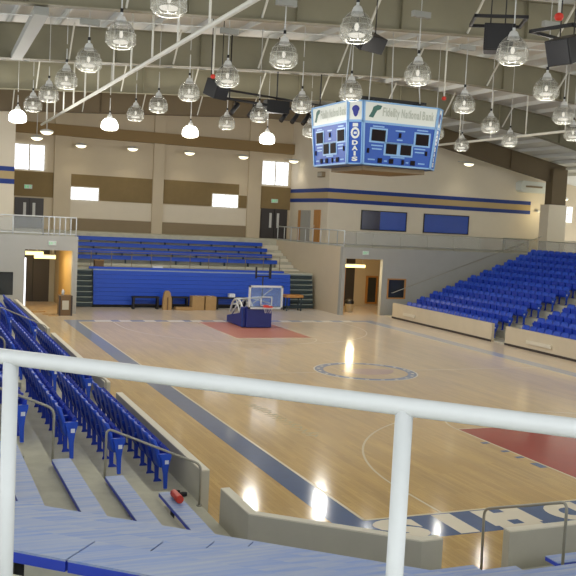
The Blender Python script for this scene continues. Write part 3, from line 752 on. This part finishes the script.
# ------------------------------------------------------------------ bleachers at the far end
bl = thing('telescopic_bleacher', 'closed blue telescopic bleacher under the far seating', 'bleacher', (7.6, 35.5, 0))
for i in range(8):
    z0 = .18 + i * .232; y = 35.0 + i * .03
    MB().box(1.85, 13.5, y, y + .12, z0, z0 + .225).build('riser_board', 'bleach', bl)
MB().box(1.85, 13.5, 35.3, 35.5, .0, .18).build('skid_base', 'black', bl)
MB().box(1.85, 13.5, 35.24, 35.75, 2.03, 2.08).build('footboard', 'bleachtop', bl)
MB().box(1.7, 13.3, 35.7, 35.8, 2.08, 2.2).build('rear_riser', 'bleach', bl)
for sx, (x0, x1), nm in ((0, (.9, 1.83), 'left'), (1, (13.52, 15.05), 'right')):
    t = thing('bleacher_step_stack', 'dark stack of pale edged bleacher steps at the %s end' % nm, 'bleacher steps', ((x0 + x1) / 2, 35.4, 0), 'step stacks at the bleacher ends')
    for i in range(7):
        z0 = .05 + i * .29; a = x0 + (.0 if sx == 0 else .0); c = x1
        MB().box(a, c, 35.1 + .06 * i, 35.9, z0, z0 + .2).build('step_frame', 'teal', t)
        MB().box(a - .01, c + .01, 35.06 + .06 * i, 35.88, z0 + .2, z0 + .245).build('step_tread', 'tealedge', t)
# concrete under upper rows
ub = MB()
UB0, UBP, UBR = 38.4, .9, .335
zf = [2.24 + UBR * j for j in range(4)]
ub.box(.42, 15.3, 35.95, UB0, 0, 2.1)
for j in range(4): ub.box(.42, 15.3, UB0 + UBP * j, UB0 + UBP * (j + 1), 0, zf[j] + .0)
ub.box(.42, 15.3, UB0 + UBP * 4, 42.2, 0, DK - .1)
struct('floor_upper_bleacher', ub, 'conc')
for j in range(4):
    y = UB0 + UBP * j + .45; z0 = zf[j]
    t = thing('bleacher_bench', 'long blue upper bench on the far concrete tiers, %s from the bottom' % ORD[j], 'bench', (6.7, y, z0), 'upper benches of the far end')
    MB().box(.95 if j else 1.0, 14.05, y - .17, y + .17, z0 + .40, z0 + .45).build('bench_top', 'bleach', t)
    MB().box(.95 if j else 1.0, 14.05, y - .17, y - .13, z0 + .22, z0 + .41).build('front_skirt', 'bleach', t)
    for x in np.linspace(1.3, 13.7, 9): MB().box(x - .03, x + .03, y - .08, y + .12, z0, z0 + .4).build('bench_support', 'teal', t)
# stepped aisle right of benches
sa = MB()
for j in range(5):
    zz = zf[j] if j < 4 else DK - .1; z_ = zf[j - 1] if j else 2.1
    sa.box(14.1, 15.28, UB0 + UBP * j - .4, UB0 + UBP * j - .002, z_ + .002, (z_ + zz) / 2)
struct('floor_bleacher_aisle', sa, 'kcap')
t = thing('bleacher_front_railing', 'thin tan pipe railing in front of the lowest upper bench', 'railing', (6.5, 37.9, 2.1))
MB().tube([(1.0, 37.9, 2.1), (1.0, 37.9, 2.95), (13.9, 37.9, 2.95), (13.9, 37.9, 2.1)], .022, 6).build('top_rail', 'lowband', t)
for x in np.linspace(2.2, 12.8, 10): MB().tube([(x, 37.9, 2.1), (x, 37.9, 2.95)], .02, 6).build('post', 'lowband', t)
t = thing('small_crate', 'small brown crate on the left end of the bleacher top', 'crate', (2.3, 36.3, 2.1))
MB().box(2.1, 2.6, 36.2, 36.6, 2.1, 2.5).build('crate_body', 'trunk', t); MB().box(2.08, 2.62, 36.18, 36.62, 2.5, 2.54).build('crate_lid', 'card', t)
tag(MB().box(5.6, 6.2, 37.0, 37.3, 2.1, 2.22).build('folded_paper', 'plate'), 'small white bundle lying on the walkway above the bleacher', 'bundle')

# floor items before the bleacher
def bench(x0, x1, y, lab):
    t = thing('team_bench', lab, 'bench', ((x0 + x1) / 2, y, 0), 'dark benches before the bleacher')
    MB().box(x0, x1, y - .2, y + .2, .62, .70).build('bench_top', 'black', t)
    for x in (x0 + .08, x1 - .08): MB().box(x - .05, x + .05, y - .18, y + .18, 0, .62).build('leg', 'black', t)
    MB().box(x0 + .1, x1 - .1, y - .02, y + .02, .2, .28).build('stretcher', 'black', t)
bench(3.85, 5.35, 34.5, 'dark empty bench on the left before the bleacher')
bench(6.02, 7.08, 34.65, 'dark bench behind the flat cardboard')
bench(8.7, 10.6, 34.65, 'dark bench between the cartons and the goal')
t = thing('cardboard_stand', 'tall narrow cardboard piece leaning beside the dark bench', 'cardboard', (5.75, 34.2, 0))
MB().prismY([(5.5, 0), (6.0, 0), (5.98, .62), (5.9, .95), (5.82, 1.05), (5.66, 1.05), (5.58, .95), (5.52, .62)], 34.1, 34.35).build('carton_body', 'card', t)
MB().prismY([(5.72, 0), (5.78, 0), (5.78, .7), (5.72, .7)], 34.06, 34.1).build('fold_flap', 'trunk', t)
tag(MB().box(6.2, 7.2, 33.9, 34.4, 0, .16).build('flat_carton', 'card', None, .02), 'flat cardboard lying between the tall cardboard and cartons', 'cardboard')
for i, (x0, x1) in enumerate(((7.15, 7.85), (7.92, 8.55))):
    t = thing('cardboard_carton', 'upright brown carton before the bleacher, ' + ('left of the pair' if i == 0 else 'right of the pair'), 'carton', ((x0 + x1) / 2, 34.3, 0), 'pair of cartons')
    MB().box(x0, x1, 34.0, 34.6, 0, .78).build('carton_body', 'card', t, .015)
    MB().box((x0 + x1) / 2 - .03, (x0 + x1) / 2 + .03, 33.99, 34.61, .775, .785).build('carton_tape', 'kcap', t)
tag(MB().box(9.5, 9.85, 34.55, 34.85, .7, .9).build('white_carton', 'plate', None, .01), 'small white box on the dark bench near the goal', 'box')
t = thing('work_table', 'wooden topped table beside the basketball backboard', 'table', (13.3, 34.2, 0))
MB().box(12.75, 13.85, 33.9, 34.5, .78, .95).build('table_top', 'wood', t, .01)
for x in (12.85, 13.75):
    for y in (33.98, 34.42): MB().box(x - .03, x + .03, y - .03, y + .03, 0, .78).build('leg', 'teal', t)
MB().box(12.8, 13.8, 33.95, 34.45, .2, .26).build('shelf', 'teal', t)

# ------------------------------------------------------------------ basketball goal (folded low)
g = thing('basketball_goal', 'folded portable basketball goal with navy padded base on the far key', 'basketball goal', (8.1, 27.4, 0))
MB().prismX([(26.45, .02), (26.45, .98), (26.7, 1.0), (26.95, .66), (28.75, .36), (28.75, .06), (28.6, .02)], 7.55, 8.95).build('base_pad', 'navypad', g, .03)
MB().box(7.5, 7.56, 26.4, 26.5, .05, .95).box(8.2, 8.24, 26.42, 26.46, .05, .95).build('pad_seam', 'stripe', g)
MB().prismX([(26.3, .03), (26.3, .95), (26.45, .98), (26.45, .03)], 7.7, 9.0).build('front_pad', 'navypad', g, .02)
am = MB()
for xx in (7.72, 8.25):
    am.tube([(xx, 27.75 + .95 * math.cos(a), .42 + .85 * math.sin(a)) for a in np.linspace(.15, PI - .05, 12)], .05, 8)
    am.tube([(xx, 28.5, .35), (xx, 27.5, 1.2)], .045, 8).tube([(xx, 27.2, .55), (xx, 27.9, 1.2)], .04, 8)
am.tube([(7.72, 27.75, 1.27), (8.25, 27.75, 1.27)], .05, 8).tube([(7.72, 28.45, .95), (8.25, 28.45, .95)], .05, 8).tube([(8.0, 27.75, 1.27), (8.5, 26.3, 1.5)], .05, 8)
am.build('lift_arm', 'cap', g)
bb = MB().box(7.73, 9.42, 26.12, 26.15, .97, 2.04).build('backboard', 'acrylic', g)
fr = MB()
for a in ((7.70, 7.79, .94, 2.07), (9.36, 9.45, .94, 2.07), (7.7, 9.45, 1.98, 2.07), (7.7, 9.45, .94, 1.03)): fr.box(a[0], a[1], 26.09, 26.18, a[2], a[3])
fr.build('backboard_frame', 'rail', bb)
tg = MB()
for a in ((8.3, 8.35, 1.12, 1.55), (8.85, 8.9, 1.12, 1.55), (8.3, 8.9, 1.50, 1.55), (8.3, 8.9, 1.10, 1.15)): tg.box(a[0], a[1], 26.08, 26.11, a[2], a[3])
tg.build('target_square', 'rail', bb)
rim = [(8.58 + .225 * math.cos(a), 25.78 + .225 * math.sin(a), 1.08) for a in np.linspace(0, 2 * PI, 25)]
rm = MB().tube(rim, .02, 8).box(8.46, 8.70, 26.0, 26.1, 1.02, 1.14).build('rim', 'redcap', g)
nt = MB()
for i in range(10):
    a = 2 * PI * i / 10; c = a + .5
    nt.tube([(8.58 + .22 * math.cos(a), 25.78 + .22 * math.sin(a), 1.07), (8.58 + .14 * math.cos(c), 25.78 + .14 * math.sin(c), .78)], .006, 4)
nt.build('net', 'net', rm)
MB().tube([(8.0, 26.3, 1.2), (9.1, 26.6, 1.9)], .03, 6).tube([(8.9, 26.3, 1.2), (8.1, 26.7, 1.4)], .03, 6).build('support_strut', 'cap', g)
sc = MB().tube([(8.45, 26.3, 1.4), (8.45, 26.3, 2.5)], .03, 6).tube([(8.1, 26.3, 2.5), (8.85, 26.3, 2.5)], .03, 6).box(8.06, 8.12, 26.25, 26.35, 2.4, 2.95).box(8.76, 8.86, 26.25, 26.35, 2.4, 2.95)
sc.build('shot_clock_frame', 'black', g)

g.location.x -= .2

# ------------------------------------------------------------------ roof
xs = [-22, -15, -8, -2, 4, 8, 12, 14.5, 17, 20, 23.85, 28, 33.6, 36, 44]
FRY = [.6, 9.0, 17.6, 26.0, 35.5]
for i, y in enumerate(FRY):
    mb = MB(); fl = MB(); n = len(xs)
    poly = [(x, zb(x)) for x in xs if x <= 34.8] + [(x, zt(x)) for x in xs[::-1] if x <= 34.8]
    mb.prismY(poly, y - .012, y + .012)
    xx = [x for x in xs if x <= 34.8]
    for a, c in zip(xx, xx[1:]):
        for fn, o_ in ((zb, -.012), (zt, 0)):
            fl.bar((a, y, fn(a) + o_), (c, y, fn(c) + o_), .32, .025)
    for x in (-5, -1, 2, 5.2, 9.5, 15, 18, 21, 25, 29): fl.box(x - .008, x + .008, y - .14, y + .14, zb(x), zt(x))
    bmn = struct('ceiling_beam', mb, 'frame' if i < 4 else 'darkframe')
    fo = fl.build('beam_flange', 'frame' if i < 4 else 'darkframe', bmn)
    for x in (-6.2, -2.6, 1.0, 4.2, 7.4, 10.6, 14.2, 17.6, 21.2):
        for sg in (-1, 1):
            MB().bar((x, y + sg * .1, zb(x) + .04), (x, y + sg * 1.0, zt(x) - .06), .05, .05).build('flange_brace', 'whitepipe', bmn)
dk = MB()
for a, c in zip(xs, xs[1:]):
    za, zc = zt(a) + .22, zt(c) + .22
    dk.add([(a, -22, za), (c, -22, zc), (c, 46, zc), (a, 46, za), (a, -22, za + .15), (c, -22, zc + .15), (c, 46, zc + .15), (a, 46, za + .15)], [(0, 1, 2, 3), (7, 6, 5, 4), (0, 4, 5, 1), (3, 2, 6, 7), (1, 5, 6, 2), (0, 3, 7, 4)])
struct('ceiling', dk, 'deck')
for x in np.arange(-20, 36, 1.55):
    x = float(x); zc = zt(x) + .115
    struct('ceiling_purlin', MB().bar((x, -20, zc), (x, 44.4, zc), .07, .2), 'purlin')
# pale acoustic baffles/ insulation sags between purlins
sg_ = MB()
for bi in range(len(FRY) - 1):
    y0, y1 = FRY[bi] + .6, FRY[bi + 1] - .6
# conduits
for x, lab in ((-1.28, 'left'), (17.6, 'right')):
    t = thing('ceiling_pipe', 'long white overhead pipe on drop rods, %s side of the roof' % lab, 'pipe', (x, 12, 9.5), 'white overhead pipes')
    MB().tube([(x, -8, 9.5), (x, 34, 9.5)], .06, 10).build('pipe_run', 'whitepipe', t)
    for y in np.arange(1.0, 34, 2.6):
        y = float(y); MB().tube([(x, y, 9.5), (x, y, zt(x) + .1)], .03, 6).build('hanger_rod', 'whitepipe', t)
def P(px, py, d):      # a point at depth d along the sight line (placement of hanging gear measured from the photograph)
    v = Fv + Rv * ((px - 288) / f_) - Uv * ((py - 288) / f_); return Cam + v * d
for i, (px, py, d) in enumerate(((213, 76, 27), (559, 16, 15), (444, 98, 30))):
    q = P(px, py, d); top = min(zt(q.x) + .1, 13)
    t = thing('drop_pipe', 'white drop pipe with red end ' + ['over the left black loudspeaker', 'at the right above a lamp', 'beside the scoreboard'][i], 'pipe', tuple(q), 'red ended drop pipes')
    MB().tube([(q.x, q.y, q.z), (q.x, q.y, top)], .028, 6).build('pipe_run', 'whitepipe', t)
    MB().lathe([(0, -.08), (.055, -.07), (.08, -.02), (.065, .03), (.03, .05)], 10, tuple(q)).build('red_end', 'redcap', t)

# ------------------------------------------------------------------ pendant lamps on their grid
lx = [CX + 3.66 * k for k in (-4, -3, -2, -1, 0, 1, 2)]
ly = [2.0, 5.6, 9.25, 12.95, 16.6, 20.1, 25.0]
prof = [(.12, .27), (.18, .22), (.25, .13), (.295, .01), (.31, -.09), (.30, -.18), (.26, -.245), (.17, -.285)]
capm = MB().lathe([(.0, .40), (.05, .395), (.08, .37), (.105, .31), (.125, .24), (.13, .22), (0, .22)], 14).lathe([(.0, .50), (.03, .49), (.03, .39), (0, .39)], 8).mesh('lamp_cap'); capm.materials.append(M['cap'])
glm = MB().lathe(prof, 24).mesh('lamp_glass'); glm.materials.append(M['glass'])
glo = MB().lathe([(0, .21), (.2, .20), (.29, .12), (.35, .0), (.36, -.14), (.34, -.22), (.26, -.26), (0, -.27)], 24).mesh('lamp_glass_lit'); glo.materials.append(M['litglobe'])  # lit globe made wider than the plain glass to include its bloom
cg = MB()
for i in range(10):
    a = 2 * PI * i / 10
    cg.tube([((r + .02) * math.cos(a), (r + .02) * math.sin(a), zz) for r, zz in prof], .005, 4)
for r, zz in (prof[2], prof[3], prof[5], prof[7]):
    cg.tube([((r + .02) * math.cos(a), (r + .02) * math.sin(a), zz) for a in np.linspace(0, 2 * PI, 21)], .0055, 4, False)
cgm = cg.mesh('lamp_cage'); cgm.materials.append(M['cage'])
bum = MB().lathe([(0, .08), (.03, .06), (.045, .0), (.03, -.06), (0, -.08)], 12).mesh('lamp_bulb'); bum.materials.append(M['bulb'])
dsm = MB().lathe([(.0, -.12), (.14, -.13), (.17, -.15), (.15, -.18), (0, -.20)], 16).mesh('lamp_glint_disc'); dsm.materials.append(M['bulb'])  # glowing disc that stands in for the bright reflection low in the glass
LZ = 8.96
CW = ['leftmost', 'second', 'third', 'fourth', 'fifth', 'sixth', 'seventh', 'eighth']
for j, y in enumerate(ly):
    for i, x in enumerate(lx):
        if abs(x - CX) < 1 and abs(y - CY) < 3.5: continue
        if j == 6 and i == 6: continue
        jx, jy = random.uniform(-.06, .06), random.uniform(-.1, .1)
        lit = j == 6
        t = thing('pendant_lamp', '%s ribbed glass pendant lamp, %s from left in the %s row from near' % ('glowing' if lit else 'unlit', CW[i] if i else 'first', ORD[j]), 'lamp', (x + jx, y + jy, LZ), 'ribbed pendant lamps over the court')
        pt = [('lamp_cap', capm), ('lamp_glass', glo if lit else glm), ('guard_cage', cgm)] + ([] if lit else [('bulb', bum), ('glint_disc', dsm)])
        for nm, me in pt:
            c = bpy.data.objects.new(nm, me); C.objects.link(c); c.parent = t
        zp = zb(x) - .37
        MB().tube([(x + jx, y + jy, LZ + .48), (x + jx, y + jy, zp)], .014, 6).build('suspension_cable', 'cap', t)
        MB().tube([(x + jx, y + jy, LZ + .46), (x + jx, y + jy, LZ + .54)], .035, 8).build('hook_block', 'black', t)
        if j in (1, 2): MB().box(x + jx - .24, x + jx + .24, y + jy - .07, y + jy + .07, zp, zp + .14).build('mounting_plate', 'plategrey', t)
        MB().tube([(x + jx, y + jy, zp + .13), (x + jx, y + jy, zt(x) + .2)], .01, 6).build('hanger_rod', 'cap', t)
        point_light('lamp_glow_and_fill', (x + jx, y + jy, LZ - (.55 if lit else .42)), 300 if lit else 45, (1, .97, .9), .24 if lit else .1, t)  # unlit lamps get an added fill light that brightens court and walls

for j, y in ((2, ly[2]),):
    MB_ = MB().tube([(x, y + .35, zb(x) - .16) for x in (-9, -2, 4, 8, 12, 17, 20)], .014, 6)
    tag(MB_.build('lamp_conduit', 'purlin'), 'thin grey conduit above the %s row of pendant lamps from near' % ORD[j], 'conduit', 'conduits above the lamp rows')
struct('ceiling_strut', MB().bar((-4.62, 9.0, 9.93), (-4.3, 17.6, 10.14), .34, .2), 'plategrey')

# ------------------------------------------------------------------ scoreboard
sb = thing('scoreboard', 'blue four sided scoreboard hanging over centre court', 'scoreboard', (CX, CY, 7.15))
zb0, zb1, zm = 7.18, 9.42, 8.70
def zs(v): return 7.17 + (v - 7.18) * .92
def ring8(h, c):      # octagon: half width h, chamfer c
    return [(-h + c, -h), (h - c, -h), (h, -h + c), (h, h - c), (h - c, h), (-h + c, h), (-h, h - c), (-h, -h + c)]
hb, ht, cc = 1.66, 1.80, .36
SX = CX - .17
def hw(zv): return hb + (ht - hb) * (zv - zb0) / (zb1 - zb0)
def shell(z0, z1):
    a, c = ring8(hw(z0), cc), ring8(hw(z1), cc)
    mb = MB(); vs = [(SX + x, CY + y, zs(z0)) for x, y in a] + [(SX + x, CY + y, zs(z1)) for x, y in c]
    mb.add(vs, [tuple(range(8))[::-1], tuple(range(8, 16))] + [(i, (i + 1) % 8, 8 + (i + 1) % 8, 8 + i) for i in range(8)]); return mb
shell(zb0, zm).build('score_cabinet', 'sbblue', sb)
shell(zm, zb1).build('sponsor_cabinet', 'sbwhite', sb)
MB().box(CX - 1.2, CX + 1.2, CY - 1.2, CY + 1.2, 7.02, 7.18).build('bottom_tray', 'lowband', sb)
def face_fn(k):       # maps (u in metres from face centre, z, outward offset) to world for main face k (0: -Y, 1: -X, 2: +Y, 3: +X)
    ang = -PI / 2 * k
    def fn(u, zv, off=.0):
        x, y = u * 1.06, -hw(zv) - off
        ca, sa = math.cos(ang), math.sin(ang)
        return (SX + x * ca - y * sa, CY + x * sa + y * ca, zs(zv))
    return fn
def fbox(mb, fn, u0, u1, z0, z1, t=.03, o=0.0):
    vs = [fn(u, zv, oo) for oo in (o, t) for zv in (z0, z1) for u in (u0, u1)]
    mb.add(vs, [(0, 2, 3, 1), (4, 5, 7, 6), (0, 1, 5, 4), (2, 6, 7, 3), (0, 4, 6, 2), (1, 3, 7, 5)])
def one(fn, name, m, *a):
    mb = MB(); fbox(mb, fn, *a); mb.build(name, m, sb)
for k in range(4):
    fn = face_fn(k); w0 = hb - cc; 
    tr = MB(); led = MB(); wh = MB(); dgm = MB()
    wl = hw(zb0) - cc; wt = hw(zm) - cc
    for (z0, z1) in ((zb0, zb0 + .06), (zm - .06, zm + .02), (zb1 - .05, zb1)): fbox(tr, fn, (-hw(z0) + cc) / 1.06, (hw(z0) - cc) / 1.06, z0, z1, .035)
    for sgn in (-1, 1):
        vs = []
        for oo in (0, .035):
            for zv in (zb0, zb1):
                e = (hw(zv) - cc) / 1.06
                for u in (e - .06, e): vs.append(fn(sgn * u, zv, oo))
        tr.add(vs, [(0, 2, 3, 1), (4, 5, 7, 6), (0, 1, 5, 4), (2, 6, 7, 3), (0, 4, 6, 2), (1, 3, 7, 5)])
    for u0, u1, z0, z1 in ((-.98, -.50, 8.04, 8.44), (.60, 1.06, 8.02, 8.42), (-.44, -.06, 7.62, 7.98), (.08, .46, 7.62, 7.98)):
        one(fn, 'digit_surround', 'sbtrim', u0 - .07, u1 + .07, z0 - .06, z1 + .06, .012); one(fn, 'digit_window', 'led', u0, u1, z0, z1, .03)
    one(fn, 'divider_strip', 'sbtrim', -.52, .54, 7.985, 8.03, .012)
    for u, zz, w in ((-.62, 7.30, .14), (-.22, 7.30, .15), (.20, 7.30, .08), (.56, 7.30, .16), (.02, 8.24, .08), (-1.06, 7.62, .07), (1.02, 7.68, .07)): one(fn, 'digit_window', 'led', u - w / 2, u + w / 2, zz - .02, zz + .15, .03)
    for u, zz, w in ((-.76, 8.53, .40), (.82, 8.53, .40), (.02, 8.44, .34), (.02, 8.12, .2), (-.76, 7.86, .40), (-.76, 7.74, .34), (.78, 7.86, .40), (.78, 7.74, .34), (-.92, 7.36, .24), (.88, 7.34, .24), (0, 7.5, .5), (-.42, 7.34, .1), (.36, 7.34, .1)):
        one(fn, 'caption_strip', 'sbtrim', u - w / 2, u + w / 2, zz, zz + .045, .012)
    tr.build('face_trim', 'sbtrim', sb);
    tx = MB(); word = 'Fidelity National Bank'; wd = 2.0; adv = []
    wmap = {'i': .32, 'l': .32, 't': .45, 'F': .85, 'N': 1.05, 'B': .95, ' ': .42}
    tot = sum(wmap.get(ch, .8) for ch in word); u = -.66; scale = 1.86 / tot
    for ch in word:
        a = wmap.get(ch, .8) * scale
        if ch != ' ':
            tall = ch in 'FdlitNBk'; dip = ch == 'y'
            z0 = 8.93 - (.09 if dip else 0); z1 = 9.24 if tall else 9.14
            put_glyph(tx, ch, lambda uu, vv, u=u, a=a, z0=z0, z1=z1: fn(u + uu * a * .84, z0 + vv * (z1 - z0), .008), .03)
        u += a
    tx.build('sponsor_lettering', 'sbtext', sb)
    em = MB()
    pts = [(-1.14, 8.86), (-.98, 8.84), (-.92, 8.98), (-.86, 9.1), (-.74, 9.16), (-.70, 9.28), (-.86, 9.30), (-1.0, 9.22), (-1.04, 9.06)]
    em.add([fn(u, zv, .008) for u, zv in pts], [tuple(range(len(pts)))]); em.build('sponsor_emblem', 'sbgreen', sb)
# narrow corner faces with mascot head and vertical lettering
for k in range(4):
    ang = -PI / 2 * k
    def cf(u, zv, off=0.0):
        h = hw(zv); c = Vector((-h + cc / 2, -h + cc / 2)); d = Vector((1, -1)).normalized(); n = Vector((-1, -1)).normalized()
        p = c + d * u + n * off; ca, sa = math.cos(ang), math.sin(ang)
        return (SX + p.x * ca - p.y * sa, CY + p.x * sa + p.y * ca, zs(zv))
    e = cc * .7071
    bd = MB()
    for z0, z1 in ((zm - .04, zm + .04), (zb1 - .05, zb1), (zb0, zb0 + .05)): fbox(bd, cf, -e, e, z0, z1, .03)
    fbox(bd, cf, -e, -e + .04, zb0, zb1, .03); fbox(bd, cf, e - .04, e, zb0, zb1, .03)
    bd.build('corner_trim', 'sbtrim', sb)
    hd = MB(); pts = [(.13 * math.cos(a) * (1.0 if math.sin(a) > -.2 else .75), 9.10 + (.14 * math.sin(a) if math.sin(a) > 0 else .26 * math.sin(a))) for a in np.linspace(0, 2 * PI, 20, False)]
    hd.add([cf(u, zv, .01) for u, zv in pts], [tuple(range(len(pts)))]); hd.build('mascot_emblem', 'sbnavy', sb)
    vt = MB()
    pts = [(.15 * math.cos(a), 8.28 + .2 * math.sin(a)) for a in np.linspace(0, 2 * PI, 20, False)]; pin = [(.09 * math.cos(a), 8.28 + .12 * math.sin(a)) for a in np.linspace(0, 2 * PI, 20, False)]
    vt.add([cf(u, zv, .01) for u, zv in pts + pin], [(i, (i + 1) % 20, 20 + (i + 1) % 20, 20 + i) for i in range(20)])
    fbox(vt, cf, -.09, .09, 8.50, 8.62, .01); fbox(vt, cf, -.05, .05, 8.24, 8.32, .01)
    for q, ch in enumerate('DAIS'):
        put_glyph(vt, ch, lambda uu, vv, q=q, ch=ch: cf((uu - .5) * (.2 if ch != 'I' else .07), 7.86 - q * .19 + vv * .16, .01), .05)
    vt.build('corner_lettering', 'sbwhite', sb)
for x in (-1, 1):
    for y in (-1, 1): MB().tube([(CX + x, CY + y, zs(zb1)), (CX + x * .8, CY + y * .8, zt(CX) + .1)], .02, 6).build('hoist_cable', 'cap', sb)
MB().box(CX - 1.3, CX + 1.3, CY - .9, CY - .8, 9.4, 9.5).box(CX - 1.3, CX + 1.3, CY + .8, CY + .9, 9.4, 9.5).box(CX - .9, CX - .8, CY - 1.2, CY + 1.2, 9.21, 9.4).box(CX + .8, CX + .9, CY - 1.2, CY + 1.2, 9.21, 9.4).build('hoist_frame', 'black', sb)

# ------------------------------------------------------------------ loudspeakers and stage light bar
def speaker(px, py, d, w, h, dep, rz, tilt, lab, frame=True):
    q = P(px, py, d)
    t = thing('hanging_loudspeaker', lab, 'loudspeaker', tuple(q), 'black loudspeakers hung from the roof')
    R = Matrix.Rotation(rz, 4, 'Z') @ Matrix.Rotation(tilt, 4, 'X')
    def rot(mb):
        mb.v = [tuple(q + (R @ Vector(v))) for v in mb.v]; return mb
    rot(MB().prism([(-w / 2, -dep / 2), (w / 2, -dep / 2), (w * .38, dep / 2), (-w * .38, dep / 2)], -h / 2, h / 2)).build('cabinet', 'black', t, .015)
    rot(MB().box(-w * .45, w * .45, -dep / 2 - .02, -dep / 2, -h * .45, h * .45)).build('grille', 'black', t)
    if frame:
        zf_ = h / 2 + .06
        fm = MB()
        for a in ((-w * .9, w * .9, -dep, -dep + .06), (-w * .9, w * .9, dep - .06, dep), (-w * .9, -w * .9 + .06, -dep, dep), (w * .9 - .06, w * .9, -dep, dep)): fm.box(a[0], a[1], a[2], a[3], zf_, zf_ + .07)
        Rz = Matrix.Rotation(rz, 4, 'Z'); fm.v = [tuple(q + (Rz @ Vector(v))) for v in fm.v]
        fm.build('mounting_frame', 'black', t)
    hg = MB()
    for sx in (-.3, .3):
        p_ = q + Vector((sx * w, 0, h / 2 - .06)); hg.tube([tuple(p_), (p_.x, p_.y, zt(p_.x) + .1)], .015, 5)
    hg.build('hanger_rod', 'black', t)
speaker(497, 39, 21, .68, .62, .55, math.radians(-28), 0, 'black loudspeaker under a black frame at upper right')
speaker(566, 50, 19.5, .62, .56, .6, math.radians(-75), .35, 'black angled loudspeaker at the right edge beyond the second frame')
speaker(366, 40, 22, .85, .4, .6, math.radians(20.5), .5, 'black tilted loudspeaker behind a lamp above the scoreboard', False)
speaker(216, 89, 29.5, .62, .55, .6, math.radians(30), .35, 'black loudspeaker hung at the left end of the light bar', False)
a_, b_ = P(217, 97, 31.5), P(330, 112, 35)
b_.z = a_.z; 
lb = thing('stage_light_bar', 'black overhead bar carrying small spotlights beyond the scoreboard', 'light bar', tuple((a_ + b_) / 2))
MB().tube([tuple(a_), tuple(b_)], .05, 8).tube([tuple(a_ + Vector((0, 0, .3))), tuple(b_ + Vector((0, 0, .3)))], .04, 8).build('bar_tube', 'black', lb)
dv = (b_ - a_)
cr_ = MB()
for f in (.1, .5, .9):
    q = a_ + dv * f; cr_.tube([tuple(q), (q.x, q.y, zt(q.x) + .1)], .025, 6)
cr_.build('drop_rod', 'black', lb)
q = a_ + dv * .5; MB().box(q.x - .45, q.x + .45, q.y - .2, q.y + .2, q.z - .25, q.z + .2).build('dimmer_box', 'black', lb)
for f in (.15, .30, .58, .68, .78, .90):
    q = a_ + dv * f
    sp = MB().tube([tuple(q + Vector((.12, .05, -.12))), tuple(q + Vector((-.2, -.1, -.52)))], .085, 10).build('spotlight', 'black', lb)
    MB().tube([tuple(q), tuple(q + Vector((.0, 0, -.25)))], .025, 6).build('yoke', 'black', sp)

# ------------------------------------------------------------------ world, camera, view
w = bpy.data.worlds.new('hall_ambient'); bpy.context.scene.world = w; w.use_nodes = True
bg = w.node_tree.nodes['Background']; bg.inputs[0].default_value = (.95, .98, 1.0, 1); bg.inputs[1].default_value = 2.2
cd = bpy.data.cameras.new('camera'); cam = bpy.data.objects.new('camera', cd); C.objects.link(cam)
cd.sensor_width = 36; cd.lens = f_ / 576 * 36; cd.clip_end = 500; cd.clip_start = .05
cam.matrix_world = Matrix(((Rv.x, Uv.x, -Fv.x, Cam.x), (Rv.y, Uv.y, -Fv.y, Cam.y), (Rv.z, Uv.z, -Fv.z, Cam.z), (0, 0, 0, 1)))
sc_ = bpy.context.scene; sc_.camera = cam
vs_ = sc_.view_settings; vs_.view_transform = 'Standard'; vs_.look = 'None'; vs_.gamma = 1; vs_.exposure = 0.08; vs_.use_curve_mapping = False
sc_.cycles.max_bounces = 6; sc_.cycles.transparent_max_bounces = 16; sc_.cycles.sample_clamp_indirect = 4
